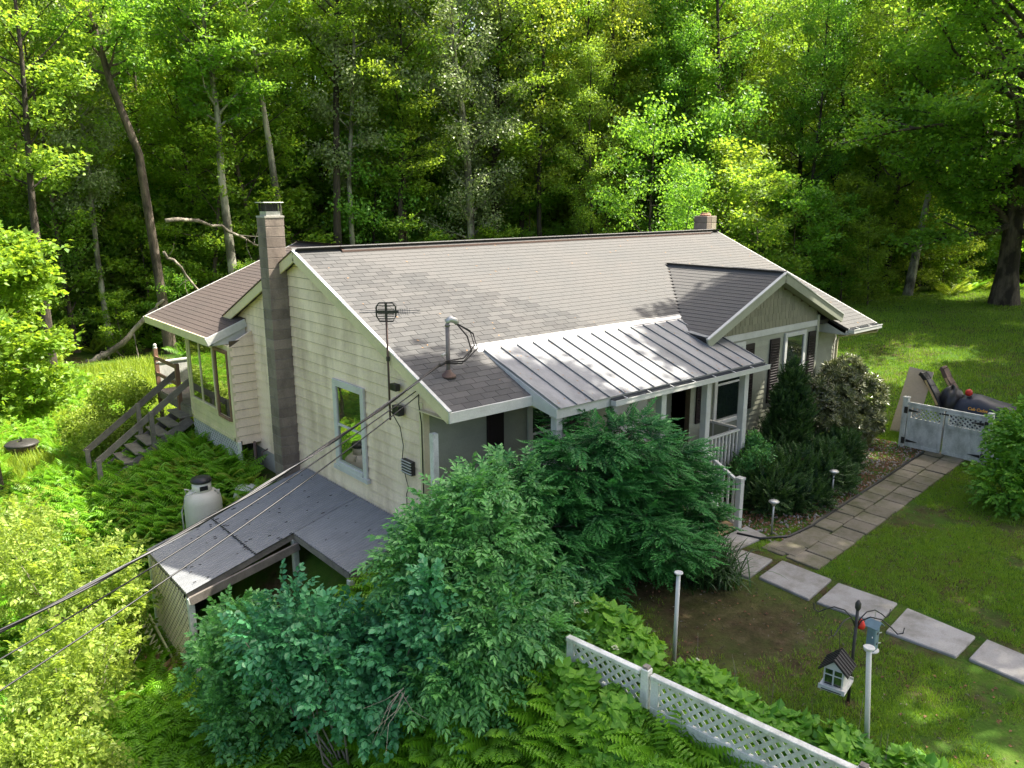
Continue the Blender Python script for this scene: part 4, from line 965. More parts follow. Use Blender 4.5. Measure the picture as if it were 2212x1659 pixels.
for (x,y) in((5.0,-2.32),(5.0,-2.8),(5.5,-2.4),(6.0,-2.45)): flag('paver',M['paver'],[(x,y),(x+.46,y+.02),(x+.46,y-.42 if y>-2.5 else y-.3),(x,y-.42 if y>-2.5 else y-.3)],-2.874,.05,PTH)
flag('landing_slab',M['slab'],[(4.3,-1.62),(5.6,-1.62),(5.5,-2.12),(4.2,-2.1)],-2.865,.06,PTH)
# ------------------------------------------------------------ path lights
def plight(name,loc,label,h_=.62):
    t=thing(name,label,'garden light',loc,'solar path lights')
    MB().tube([loc,(loc[0],loc[1],loc[2]+h_)],.018,8).part('stake',M['galv'],t,smooth=True)
    MB().lathe([(.03,h_-.06),(.045,h_-.02),(.09,h_+.01),(.10,h_+.025),(.07,h_+.045),(.02,h_+.05)],loc,18).part('lamp_head',M['galv'],t,smooth=True)
plight('path_light',(5.68,-2.10,-2.9),'solar path light on a white stake in the pebble bed near the steps')
plight('path_light',(8.05,-1.98,-2.9),'solar path light half hidden in the dark low shrubs',.62)
SHADE=[(7.0,-8.4,1,.5,3.9,28,.62),(8.2,-7.6,1,4.3,2.4,46,.62),(13.6,-8.6,1,.5,3.6,24,.62),(15.6,-7.4,1,4.3,2.3,46,.62),(20,-8.2,1,1.0,3.8,26,.6),(27,-5,1,0,4.3,44,.35),(33,-6,1,0,4.3,44,.35),(38,-3.5,1,0,4.3,44,.3),(45,-3,1,0,4.5,44,.3),(28,-12,1,0,4.3,40,.4)]
# ------------------------------------------------------------ foliage tools
def leafV(l,w,fold=.08,droop=0.1,n=4):
    if n==4: return np.array([(0,0,0),(.42*l,-w/2,fold*w),(l,0,-droop*l),(.42*l,w/2,fold*w)]),np.array([(0,1,2),(0,2,3)])
    V=np.array([(0,0,0),(.25*l,-w*.42,.1*w),(.62*l,-w*.46,.06*w),(l,0,-droop*l),(.62*l,w*.46,.06*w),(.25*l,w*.42,.1*w),(.5*l,0,-.02*w-droop*l*.3)])
    return V,np.array([(0,1,6),(1,2,6),(2,3,6),(3,4,6),(4,5,6),(5,0,6)])
def rotm(az,pitch,roll):
    ca,sa=math.cos(az),math.sin(az); cp,sp=math.cos(pitch),math.sin(pitch); cr,sr=math.cos(roll),math.sin(roll)
    Rz=np.array([[ca,-sa,0],[sa,ca,0],[0,0,1]]); Ry=np.array([[cp,0,-sp],[0,1,0],[sp,0,cp]]); Rx=np.array([[1,0,0],[0,cr,-sr],[0,sr,cr]])
    return Rz@Ry@Rx
def joinl(parts):
    V=[];F=[];T=[];o=0
    for v,f,t in parts: V.append(v);F.append(f+o);T.append(np.full(len(v),t) if np.isscalar(t) else t);o+=len(v)
    return np.concatenate(V),np.concatenate(F),np.concatenate(T)
def tri_stem(p,q,r_):
    p=np.array(p,float);q=np.array(q,float); d=q-p; a=np.cross(d,(0,0,1.)); a=a/(np.linalg.norm(a)+1e-9)*r_; b=np.array((0,0,r_))
    return np.array([p+a,p-a,q+a*.5,p+b,p-b,q+b*.5]),np.array([(0,1,2),(3,4,5)])
def sp_pinnate(rg,L_,pairs,l,w,ang=55,droop=.25,hang=15,nl=4,term=True,tv=.25):
    P=[]
    for k in range(pairs):
        t=(k+.6)/pairs; x=L_*t; z=-droop*L_*t*t
        for s in(-1,1):
            v,f=leafV(l*rg.uniform(.8,1.15)*(1-.25*abs(t-.5)),w*rg.uniform(.85,1.1),n=nl)
            v=v@rotm(s*R(ang+rg.uniform(-12,12)),R(-hang+rg.uniform(-20,15)),R(rg.uniform(-20,20))).T+np.array((x,0,z)); P.append((v,f,np.clip(rg.normal(.5,tv),0,1)))
    if term:
        v,f=leafV(l*1.1,w,n=nl); v=v@rotm(0,R(-hang-15),0).T+np.array((L_,0,-droop*L_)); P.append((v,f,rg.uniform(.4,1)))
    v,f=tri_stem((-.1*L_,0,0),(L_,0,-droop*L_),.004); P.append((v,f,.2))
    return joinl(P)
def sp_clump(rg,n,rad,l,w,tilt=35,flat=.35,nl=4):
    P=[]
    for _ in range(n):
        a=rg.uniform(0,2*math.pi); r_=rad*math.sqrt(rg.uniform(0,1)); c=np.array((r_*math.cos(a),r_*math.sin(a),rg.normal(0,rad*flat*.5)))
        v,f=leafV(l*rg.uniform(.7,1.2),w*rg.uniform(.8,1.2),n=nl); v=v@rotm(rg.uniform(0,6.28),R(rg.normal(-8,tilt*.7)),R(rg.normal(0,tilt))).T+c; P.append((v,f,np.clip(rg.normal(.5,.28),0,1)))
    return joinl(P)
def sp_whorl(rg,n,l,w,pitch=-5,tiers=1,L_=.0,nl=4):
    P=[]
    for t in range(tiers):
        for k in range(n):
            a=2*math.pi*(k+.5*t)/n+rg.uniform(-.2,.2); v,f=leafV(l*rg.uniform(.8,1.1),w,n=nl,droop=.15)
            # whorl about the X axis (shoot direction)
            m=rotm(0,R(0),a)@rotm(0,R(62-pitch+rg.uniform(-14,14)),0)@rotm(0,0,0)
            v=v@m.T+np.array((L_*t,0,0)); P.append((v,f,np.clip(rg.normal(.55,.25),0,1)))
    return joinl(P)
def sp_feather(rg,L_,n,l,w,droop=.15):
    P=[]
    for k in range(n):
        t=(k+.5)/n; x=L_*t; z=-droop*L_*t*t
        for s in(-1,1):
            ll=l*(1-.65*t)*rg.uniform(.8,1.15)
            v,f=leafV(ll,w,fold=.2); v=v@rotm(s*R(48+rg.uniform(-10,10)),R(rg.uniform(-14,12)),R(rg.uniform(-25,25))).T+np.array((x,0,z)); P.append((v,f,np.clip(.25+.6*t+rg.normal(0,.12),0,1)))
    v,f=leafV(l*.6,w); v=v+np.array((L_,0,-droop*L_)); P.append((v,f,.9))
    return joinl(P)
def orient(D,U):
    D=D/np.linalg.norm(D,axis=1,keepdims=True); Z=U-(U*D).sum(1,keepdims=True)*D; Z/=np.linalg.norm(Z,axis=1,keepdims=True)+1e-9; Y=np.cross(Z,D)
    return np.stack([D,Y,Z],-1)
def place(sprays,P,D,U,s,rg,tv=.12,ts=None):
    P=np.asarray(P,float); Rm=orient(np.asarray(D,float),np.asarray(U,float)); idx=rg.integers(0,len(sprays),len(P)); out=[]
    for k,(v,f,t) in enumerate(sprays):
        sel=np.where(idx==k)[0]
        if not len(sel): continue
        W_=np.einsum('nij,vj->nvi',Rm[sel],v)*s[sel][:,None,None]+P[sel][:,None,:]
        Fk=f[None]+(np.arange(len(sel))*len(v))[:,None,None]
        tt=np.clip(t[None]+(rg.normal(0,tv,len(sel)) if ts is None else ts[sel])[:,None],0,1)
        out.append((W_.reshape(-1,3),Fk.reshape(-1,3),tt.ravel()))
    return joinl(out)
def unit(v): return v/(np.linalg.norm(v,axis=-1,keepdims=True)+1e-9)
def gen_tree(seed,Ht,cb,Rr,sprays,trunk=None,r0=.16,nl=26,subs=5,cl=5,droop=0,rise=(10,45),top=True,shape=None,sc=(.8,1.4),dn=.5,un=.28,jit=.16):
    rg=np.random.default_rng(seed)
    if trunk is None:
        l=rg.normal(0,.025,2); trunk=[np.array((l[0]*z+.12*math.sin(z*.5+seed),l[1]*z+.1*math.sin(z*.6+2*seed),z)) for z in np.linspace(-.3,Ht,9)]
    trunk=[np.array(p,float) for p in trunk]; k=len(trunk)
    def tp(t): x=t*(k-1); i=min(int(x),k-2); return trunk[i]+(trunk[i+1]-trunk[i])*(x-i)
    mb=MB(); mb.tube(trunk,[r0*(1.35 if i==0 else 1)*(1-.85*i/(k-1)) for i in range(k)],8,False)
    P=[];D=[]
    for i in range(nl):
        u=(i+rg.uniform(0,1))/nl; t=cb+(1-cb)*u*.97; a=i*2.4+rg.uniform(-.5,.5); b=tp(t)
        sh=shape(u) if shape else (.55+.9*u if u<.4 else .91*math.sqrt(max(0,1-((u-.4)/.62)**2))+.12)
        ln=Rr*sh*rg.uniform(.75,1.15); pt=R(rg.uniform(*rise)+25*u); d=np.array((math.cos(a)*math.cos(pt),math.sin(a)*math.cos(pt),math.sin(pt)))
        pts=[b]; dd=d.copy()
        for j in range(4):
            dd=dd+rg.normal(0,.14,3)+np.array((0,0,-droop*.1)); dd/=np.linalg.norm(dd); pts.append(pts[-1]+dd*ln/4)
        rr=r0*.38*(1-.6*t); mb.tube(pts,[rr,rr*.8,rr*.6,rr*.4,rr*.15],5,False)
        for q in range(subs):
            s_=.25+.75*(q+rg.uniform(0,1))/subs; x=s_*4; j=min(int(x),3); bb=pts[j]+(pts[j+1]-pts[j])*(x-j)
            aa=a+rg.choice([-1,1])*rg.uniform(.4,1.1); d2=np.array((math.cos(aa)*.9,math.sin(aa)*.9,rg.uniform(-.1,.45)-droop*.3)); l2=ln*.42*rg.uniform(.6,1.2)*(1.15-.5*s_)
            if q%2==0: mb.tube([bb,bb+d2*l2*.5,bb+d2*l2],[rr*.4,rr*.25,.006],3,False)
            for c in range(cl):
                f=(c+rg.uniform(.2,1))/cl; P.append(bb+d2*l2*f+rg.normal(0,jit,3)*np.array((1,1,.6))); D.append(d2+rg.normal(0,dn,3)*np.array((1,1,.3)))
        P.append(pts[-1]); D.append(dd)
    P=np.array(P);D=unit(np.array(D)); U=unit(np.array([0,0,1.])+rg.normal(0,un,(len(P),3)))
    V,F,T=place(sprays,P,D,U,rg.uniform(*sc,len(P)),rg)
    return mb,(V,F,T)
def tree_obj(name,label,cat,loc,proto,bark,leaf,group=None,rz=0,sc=1.0,children=None):
    t=thing(name,label,cat,loc,group); t.rotation_euler=(0,0,rz); t.scale=(sc,)*3 if np.isscalar(sc) else sc
    for nm,me in proto:
        o=bpy.data.objects.new(nm,me); C.objects.link(o); o.parent=t
        if nm=='crown' or nm=='foliage': o['kind']='stuff'
    return t
def copy_tree(t,loc,rz,sc,label,group=None):
    c=t.copy(); C.objects.link(c); c.location=loc; c.rotation_euler=(0,0,rz); c.scale=(sc,)*3 if np.isscalar(sc) else sc; c['label']=label
    if group: c['group']=group
    for ch in [x for x in bpy.data.objects if x.parent==t]:
        d=ch.copy(); C.objects.link(d); d.parent=c
    return c
rgS=np.random.default_rng(11)
SP_F=[sp_clump(rgS,17,.44,.155,.10) for _ in range(5)]
SP_F2=[sp_clump(rgS,19,.42,.125,.085,tilt=50,flat=.8) for _ in range(4)]
SP_M=[sp_clump(rgS,12,.24,.13,.10,tilt=28,flat=.3) for _ in range(4)]
SP_S=[sp_clump(rgS,16,.20,.075,.045,tilt=40,flat=.5) for _ in range(4)]
def proto(seed,bark,leaf,*a,**k):
    mb,(V,F,T)=gen_tree(seed,*a,**k); return [('trunk',mb.mesh('trunk',bark,True)),('crown',mesh_np('crown',V,F,leaf,T))]
PT=[proto(1,M['bark'],M['leaf_forest'],17,.14,3.7,SP_F,r0=.17,nl=38),
    proto(2,M['bark_dark'],M['leaf_forest'],19,.26,4.0,SP_F,r0=.20,nl=38),
    proto(3,M['bark'],M['leaf_maple'],16,.13,3.5,SP_F,r0=.15,nl=38),
    proto(4,M['bark_dark'],M['leaf_forest'],18,.28,3.2,SP_F2,r0=.16,nl=32),
    proto(5,M['bark_pale'],M['leaf_aspen'],18,.35,2.6,SP_F2,r0=.15,nl=30),
    proto(6,M['bark'],M['leaf_forest'],15,.12,3.3,SP_F,r0=.13,nl=34)]
PU=[proto(21,M['bark'],M['leaf_forest'],6,.05,2.2,SP_F,r0=.06,nl=22,subs=4,cl=4,rise=(-5,30)),
    proto(22,M['bark_dark'],M['leaf_forest'],8,.06,2.3,SP_F2,r0=.07,nl=24,subs=4,cl=4,rise=(-15,15)),
    proto(23,M['bark'],M['leaf_maple'],5,.05,2.0,SP_F,r0=.05,nl=20,subs=4,cl=4,rise=(0,35))]
import itertools
EDGE=[(-22,24),(-12,28),(-3,31),(5,29),(12,27),(22,25),(30,21),(35,17),(40,12),(47,10.5),(58,6),(66,-2)]
def edge_y(x):
    for (a,ya),(b,yb) in zip(EDGE,EDGE[1:]):
        if a<=x<=b: return ya+(yb-ya)*(x-a)/(b-a)
    return EDGE[0][1] if x<EDGE[0][0] else EDGE[-1][1]
KIND={0:'mid green broadleaf tree',1:'tall dark-trunked tree',2:'bright yellow-green tree',3:'slender dark-barked tree',4:'pale-barked aspen with silvery leaves',5:'low-branched green tree'}
first={}
def put_tree(i,x,y,sc,label,group,z=None):
    loc=(x,y,(hz(x,y) if z is None else z)); rz=random.uniform(0,6.28)
    key=('T',i)
    if key not in first: first[key]=tree_obj(('broadleaf_tree','forest_tree','bright_tree','slender_tree','aspen_tree','low_tree')[i],label,'tree',loc,PT[i],None,None,group,rz,sc)
    else: copy_tree(first[key],loc,rz,sc,label,group)
def put_under(i,x,y,sc,label,group,z=None):
    loc=(x,y,(hz(x,y) if z is None else z)); rz=random.uniform(0,6.28); key=('U',i)
    if key not in first: first[key]=tree_obj(('sapling','understory_tree','bright_sapling')[i],label,'sapling',loc,PU[i],None,None,group,rz,sc)
    else: copy_tree(first[key],loc,rz,sc,label,group)
rows=[(0.8,3.4,1),(3.4,3.5,1),(6.5,3.8,1),(10,4.2,1.0),(14,4.6,1.05),(19,5.2,1.1),(25,6.2,1.15),(33,7.5,1.3),(42,9,1.5)]
cnt=0
ORD=['first','second','third','fourth','fifth','sixth','seventh','eighth','ninth','tenth','eleventh','twelfth','thirteenth','fourteenth','fifteenth','sixteenth','seventeenth','eighteenth','nineteenth','twentieth','twenty-first','twenty-second','twenty-third','twenty-fourth','twenty-fifth','twenty-sixth','twenty-seventh','twenty-eighth','twenty-ninth','thirtieth']
def ordlab(key,kind,row):
    k=ocount.get(key,0); ocount[key]=k+1
    return '%s %s from the left in the %s of the wood'%(ORD[min(k,29)],kind,row)
ocount={}
depthw=['in the front row','in the second row','in the third row','deep','deeper','far','farthest']
for ri,(off,sp,ks) in enumerate(rows):
    x=-24.0
    while x<74:
        xx=x+random.uniform(-.35,.35)*sp; yy=edge_y(x)+off+random.uniform(-.3,.3)*sp
        ang=math.degrees(math.atan2(yy+9.4,xx+6.7))
        if 8<ang<92:
            i=random.choices([0,1,2,3,4,5],[4,3,3,3,.7,3] if ri<3 else [4,4,4,3,.3,2])[0]
            put_tree(i,xx,yy,ks*random.uniform(.9,1.25),(ordlab((ri,i),KIND[i],('front row','second row')[ri]) if ri<2 else KIND[i]+' deep inside the dense wood behind the house'),'trees of the wood behind the house, '+KIND[i]); cnt+=1
        x+=sp
UK={0:'leafy green sapling',1:'dark layered understory tree',2:'bright green sapling'}
for off,sp in((-1.2,2.2),(1.8,2.3),(4.6,2.6),(8,3),(12,3.4),(17,4),(23,5)):
    x=-24.0
    while x<72:
        xx=x+random.uniform(-.4,.4)*sp; yy=edge_y(x)+off+random.uniform(-.3,.3)*sp; ang=math.degrees(math.atan2(yy+9.4,xx+6.7))
        left=xx<8
        if 10<ang<92 and not(off<0 and (random.random()<.35)):
            i=random.choices([0,1,2],[3,4,1] if left else [3,2,3])[0]
            put_under(i,xx,yy,random.uniform(.7,1.3)*(.7 if off<0 else 1+off*.02),(ordlab((off,i+10),UK[i],'outer edge' if off<0 else 'inner edge') if off<2 else UK[i]+' filling the gaps between the deeper forest trunks'),'undergrowth of the wood, '+UK[i])
        x+=sp
# mid-ground trees just behind the right end of the house
for k,(i,x,y,s_) in enumerate(((1,23.5,14,.75),(0,27,12.3,1.0),(0,30.5,12.5,.9),(0,33,9.8,.6),(1,25,17,1.1),(0,33.5,11.5,.75),(0,36,12,.9),(0,29,16,1.15),(1,31,17.5,1.2))):
    put_under(i,x,y,s_*1.15,('broad young tree','layered young tree','bright young tree')[i]+' behind the right half of the roof, '+('nearest the chimney','left of the lawn edge','right behind the ridge end','behind the ridge middle','taller and farther back','low beside the lawn','at the lawn corner','in the gap above the gable','behind the others above the gable')[k],'young trees behind the roof')
for k,(i,x,y,s_) in enumerate(((3,25,21.5,.75),(3,30.5,19.5,.8),(0,32.5,21,.9))):
    put_tree(i,x,y,s_,('slender green tree','second slender green tree','mid green tree')[k]+' standing clear of the wood behind the right chimney','trees just behind the right chimney')

# trunks one can tell apart
def hero(name,label,pts,r0,bark,leaf,sprays,cb,Rr,nl,seed,cat='tree',**k):
    pts=[np.array(p,float) for p in pts]; base=pts[0].copy()
    mb,(V,F,T)=gen_tree(seed,0,cb,Rr,sprays,trunk=[p-base for p in pts],r0=r0,nl=nl,**k)
    t=thing(name,label,cat,tuple(base)); 
    o=bpy.data.objects.new('trunk',mb.mesh('trunk',bark,True)); C.objects.link(o); o.parent=t
    o=bpy.data.objects.new('crown',mesh_np('crown',V,F,leaf,T)); C.objects.link(o); o.parent=t; o['kind']='stuff'
    return t
hero('leaning_tree','grey-brown tree leaning left beside the fallen branches, left of the chimney',[(4.1,27,-4),(3.93,27,-1),(3.6,27,5),(2.8,27,7.7),(2.45,27,9.7),(1.5,27,13),(.8,27,16)],.24,M['bark'],M['leaf_forest'],SP_F,.5,3.6,30,31)
hero('pale_tree','pale-barked straight tree just left of the cinder block chimney',[(7.4,27,-4),(7.14,27,.4),(7.0,27,4.1),(7.05,27,6.9),(6.8,27,10),(6.7,27,16)],.26,M['bark_pale'],M['leaf_forest'],SP_F,.55,3.2,30,32)
hero('pale_tree','tall pale tree rising directly above the cinder block chimney',[(9.7,27,-4),(9.55,27,2.9),(9.33,27,5.8),(9.0,27,8.8),(8.6,27,12),(8.4,27,17)],.22,M['bark_pale'],M['leaf_forest'],SP_F,.55,3.2,30,33)
hero('aspen_tree','large silvery-leaved aspen behind the middle of the ridge',[(19.6,25,-3.8),(19.47,25,.8),(19.2,25,6.2),(18.4,25,10.8),(18.4,25,15),(18.2,25,18)],.26,M['bark_pale'],M['leaf_aspen'],SP_F2,.18,3.9,60,34,sc=(.8,1.5))
hero('aspen_tree','second slimmer silvery aspen right of the large one behind the ridge',[(21.6,25.5,-3.8),(21.4,25.5,3),(21.7,25.5,8),(22.2,25.5,16)],.17,M['bark_pale'],M['leaf_aspen'],SP_F2,.3,2.6,30,35,sc=(.7,1.3))
hero('birch_tree','white birch trunk leaning left above the right chimney',[(36.6,22,-3),(36.2,22,6.9),(34.7,22,10.1),(33.8,22,12.3),(33,22,17)],.22,M['bark_pale'],M['leaf_maple'],SP_F,.6,3.2,24,36)
hero('birch_tree','second white birch beside the leaning one above the right chimney',[(37.2,22,-3),(36.84,22,7),(37.0,22,10),(37.3,22,17)],.18,M['bark_pale'],M['leaf_maple'],SP_F,.6,3.0,24,37)
hero('leaning_pale_tree','leaning pale trunk at the far edge of the right lawn',[(38.6,10.2,-2.4),(39.6,10.2,2.2),(40.5,10.2,5),(41.5,10.2,9),(42,10,13)],.22,M['bark_pale'],M['leaf_forest'],SP_F,.45,3.2,30,38)
hero('dark_tree','dark forked tree left of the silvery aspen',[(12.5,27,-4),(12.6,27,2),(12.9,27,8),(13.2,27,12),(13.4,27,18)],.25,M['bark_dark'],M['leaf_maple'],SP_F,.5,3.6,30,39)
hero('old_maple','massive old maple with thick trunk at the right edge of the lawn',[(38.2,5.2,-2.6),(38.1,5.2,-.5),(38.0,5.2,3),(37.7,5.1,6),(37.6,5.1,10),(37.5,5,15)],.62,M['bark'],M['leaf_forest'],SP_F,.30,8.0,84,40,subs=9,cl=8,rise=(-5,25),sc=(1.1,1.8))
for k,(x,y,l) in enumerate(((-.9,25.5,'dark slim trunk in the left wood'),(15.6,26,'dark slim trunk between chimney and aspen'),(26.5,24,'dark slim trunk right of the aspens'),(31.2,21.5,'dark trunk behind the right chimney'))):
    hero('dark_tree',l+' with bare lower stem',[(x,y,hz(x,y)-.2),(x+.1,y,3),(x+.4,y,8),(x+.6,y,17)],.17,M['bark_dark'],M['leaf_forest'],SP_F,.35,3.2,30,50+k)
# fallen dead wood
for pts,r_,l in (([(4.2,26.2,2.2),(5.3,26.4,2.3),(6.6,26.6,1.9),(8.2,26.8,1.1),(9.6,27,.8)],.10,'bleached broken limb caught level between two trunks left of the chimney'),
                 ([(.9,28,-3.7),(1.8,27.5,-3.3),(3.0,27,-2.0),(3.9,26.8,-1.2)],.16,'pale fallen log lying at the edge of the left grass'),
                 ([(4.0,26.4,.9),(4.7,26.3,.2),(5.3,26.3,-.9),(5.4,26.3,-2.3),(5.9,26.3,-3.4)],.07,'crooked dead branch hanging below the leaning tree')):
    rg=np.random.default_rng(int(r_*1000)); A=np.array(pts,float); tt=np.linspace(0,len(A)-1,17); pts=[A[min(int(q),len(A)-2)]+(A[min(int(q),len(A)-2)+1]-A[min(int(q),len(A)-2)])*(q-min(int(q),len(A)-2))+rg.normal(0,.045,3) for q in tt]
    mb=MB(); mb.tube(pts,[r_*(1-.65*i/16)*rg.uniform(.85,1.15) for i in range(17)],7)
    for q in range(7):
        i=rg.integers(1,len(pts)-1); p=np.array(pts[i]); d=rg.normal(0,.6,3)+np.array((.2,0,-.3)); mb.tube([p,p+d*.5,p+d+rg.normal(0,.2,3)],[r_*.3,r_*.2,.01],4,False)
    tag(mb.part('dead_branch',M['twig'],smooth=True),l,'dead branch')

# nearer trees on the left
put_tree(2,-10.2,13.0,.62,'yellow-green maple whose branches enter at the upper left edge','maples at the left edge',z=-4.2)
mb,lf_=gen_tree(61,0,.42,2.2,SP_M,trunk=[(0,0,0),(0,.05,1.6),(.15,.1,3.2),(.2,.1,5.2),(.2,.1,6.6)],r0=.07,nl=44,subs=7,cl=7,rise=(-5,30))
for loc,l in(((-4.5,12.4,-4.6),'bright yellow-green maple sapling at the left edge above the fire pit'),):
    t=thing('maple_sapling',l,'tree',loc)
    for nm,me in(('trunk',mb.mesh('trunk',M['bark'],True)),('crown',mesh_np('crown',*lf_[:2],M['leaf_maple'],lf_[2]))):
        o=bpy.data.objects.new(nm,me); C.objects.link(o); o.parent=t
        if nm=='crown': o['kind']='stuff'
# shade trees beyond the right picture edge (their shadows dapple lawn and roof)
for k,(x,y,s_,lean,rr0,nl0,cb0) in enumerate(SHADE):
    mb,lf_=gen_tree(70+k,0,cb0,rr0,SP_F,trunk=[(0,0,0),(.1,.05*lean,5),(0,.45*lean,9.5),(.2,.8*lean,12.5),(.3,lean,16.5)],r0=.26,nl=nl0,subs=8,cl=6,rise=(0,30),sc=(1.1,1.8))
    t=thing('shade_tree','','tree',(x,y,-2.9),'shade trees right of the lawn')
    t['label']='tall shade tree right of the front lawn, %s'%('nearest the camera','leaning over the steps','fourth from the camera','leaning towards the gable','level with the gate','just past the gate','by the near part of the far lawn','second by the far lawn','third by the far lawn','behind all the others')[k]
    for nm,me in(('trunk',mb.mesh('trunk',M['bark'],True)),('crown',mesh_np('crown',*lf_[:2],M['leaf_forest'],lf_[2]))):
        o=bpy.data.objects.new(nm,me); C.objects.link(o); o.parent=t
        if nm=='crown': o['kind']='stuff'

# ------------------------------------------------------------ shrubs
def shrub(name,label,cat,blobs,n,sprays,leaf,seed,base=None,stem=None,nst=14,sc=(.8,1.2),out=.8,upb=.35,droop=0.,surf=.62,tiers=0,group=None,upn=.3,extra=None,stemr=.02,foll=.55,lump=6):
    rg=np.random.default_rng(seed); b0=[]
    for b in blobs:
        b0.append((*b[:3],b[3]*.84,b[4]*.84,b[5]*.84))
        for _ in range(lump):
            dd=unit(rg.normal(0,1,3)+np.array((-.25,-.35,.25))); q=rg.uniform(.26,.42); rr_=q*min(b[3:6])*1.15
            b0.append((b[0]+dd[0]*b[3]*.78,b[1]+dd[1]*b[4]*.78,b[2]+dd[2]*b[5]*.78,rr_*1.1,rr_*1.1,rr_*.85))
    bl=np.array(b0,float); btint=rg.normal(0,.16,len(bl)); vol=np.array([b[3]*b[4]+b[3]*b[5]+b[4]*b[5] for b in bl]); idx=rg.choice(len(bl),n,p=vol/vol.sum())
    d=unit(rg.normal(0,1,(n,3))); r_=surf+(1-surf)*rg.uniform(0,1,n)**.7; r_*=1+.10*np.sin(d[:,0]*7+seed)*np.cos(d[:,1]*6+d[:,2]*5)
    c=bl[idx,:3]; rad=bl[idx,3:6]; P=c+d*rad*r_[:,None]
    keep=np.ones(n,bool)
    for b in bl:
        q=((P-b[:3])/b[3:6]); keep&=~((q**2).sum(1)<surf**2*.8)
    if tiers: P[:,2]=np.round(P[:,2]/tiers)*tiers+rg.normal(0,tiers*.16,n)-.18*np.hypot(*( (P-c)[:,:2].T))*.0
    keep&=P[:,2]>H(P[:,0],P[:,1])+.03
    P=P[keep]; d=unit((d/rad*rad.mean(1,keepdims=True)))[keep]; m=len(P)
    D=d*out+np.array([0,0,upb])+rg.normal(0,.35,(m,3)); D[:,2]-=droop; D=unit(D)
    U=unit(d*foll+np.array([0,0,1.])+rg.normal(0,upn,(m,3)))
    V,F,T=place(sprays,P,D,U,rg.uniform(*sc,m),rg,.16,ts=btint[idx[keep]]+rg.normal(0,.10,m))
    if base is None: base=(bl[0][0],bl[0][1],hz(bl[0][0],bl[0][1]))
    t=thing(name,label,cat,tuple(base),group)
    obj('foliage',mesh_np('foliage',V,F,leaf,T),t,kind='stuff')
    mb=MB()
    for i in range(nst):
        b=bl[rg.integers(0,len(bl))]; e=b[:3].copy()+unit(rg.normal(0,1,3))*b[3:6]*.9; e[2]=max(e[2],base[2]+.2); m_1=np.array(base)*.5+e*.5+np.array([0,0,-.1])+rg.normal(0,.1,3)
        mb.tube([np.array(base)+rg.normal(0,.06,3)*np.array((1,1,0)),m_1,e],[stemr,stemr*.7,stemr*.25],5,False)
    mb.part('stems',stem or M['bark'],t,smooth=True)
    return t
rg=np.random.default_rng(99)
def bush(name,label,cat,base,stems,sprays,leaf,seed,bark=None,**k):
    t=thing(name,label,cat,base); LV=[];MBs=MB()
    for i,(x,y,z,Hh,Rr,nl) in enumerate(stems):
        o=np.array((x-base[0],y-base[1],z-base[2]))
        mb,(V,F,T)=gen_tree(seed+i,0,.04,Rr,sprays,trunk=[o*.0+np.array((0,0,0)) if j==0 else o+np.array((0,0,Hh*j/5.)) for j in range(6)],r0=.045,nl=nl,**k)
        LV.append((V,F,T)); MBs.add(mb.v,mb.f)
    V,F,T=joinl(LV)
    o=bpy.data.objects.new('foliage',mesh_np('foliage',V,F,leaf,T)); C.objects.link(o); o.parent=t; o['kind']='stuff'
    o=bpy.data.objects.new('stems',MBs.mesh('stems',bark or M['bark'],True)); C.objects.link(o); o.parent=t
    return t
SPN=[sp_pinnate(rg,.26,5,.095,.040,ang=52,droop=.30,hang=20) for _ in range(5)]
SRD=[sp_pinnate(rg,.24,3,.095,.075,ang=60,droop=.15,hang=18,nl=7) for _ in range(4)]
SYW=[sp_feather(rg,.40,13,.13,.026) for _ in range(4)]
SDK=[sp_feather(rg,.20,7,.085,.030,droop=-.1) for _ in range(4)]
SWH=[sp_whorl(rg,8,.125,.036) for _ in range(4)]
SHY=[sp_whorl(rg,4,.135,.10,pitch=-20,tiers=2,L_=.07,nl=7) for _ in range(4)]
SSM=[sp_clump(rg,14,.11,.055,.034,tilt=45,flat=.7) for _ in range(4)]
SMP=[sp_pinnate(rg,.26,4,.10,.065,ang=55,droop=.15,hang=12) for _ in range(4)]
full=lambda u: .95 if u<.6 else .95*math.sqrt(max(.05,1-((u-.6)/.45)**2))
shrub('drooping_shrub','big leafy green shrub with drooping toothed leaves in the centre foreground','shrub',
 [(-.45,-1.3,-1.5,1.0,.8,.85),(-.7,-2.0,-2.3,1.0,.85,.95),(-1.1,-1.15,-1.8,.75,.65,.8),(.15,-.95,-1.15,.75,.55,.5),(-.1,-2.5,-2.8,.8,.65,.75),(-1.2,-2.1,-2.8,.85,.7,.7)],6400,SPN+SPN+SMP[:2],M['leaf_spindle'],101,base=(-.7,-1.9,-3.9),nst=30,tiers=.24,upb=.02,out=1.1,droop=.1,foll=.15,upn=.16,lump=12,surf=.55,sc=(.75,1.3))
shrub('round_leaf_vine','blue-green round-leaved vine shrub covering the left front of the big shrub','shrub',
 [(-2.45,-.8,-2.95,.75,.65,.75),(-2.75,-.2,-2.5,.75,.7,.65),(-1.95,-1.5,-2.5,.45,.45,.65),(-2.15,-1.4,-3.2,.6,.5,.5),(-1.7,-1.95,-2.0,.3,.3,.8)],1800,SRD+SMP[:2],M['leaf_blue'],102,base=(-2.4,-1.1,-4.6),nst=26,surf=.5,stem=M['twig'],sc=(.55,1.15),lump=10)
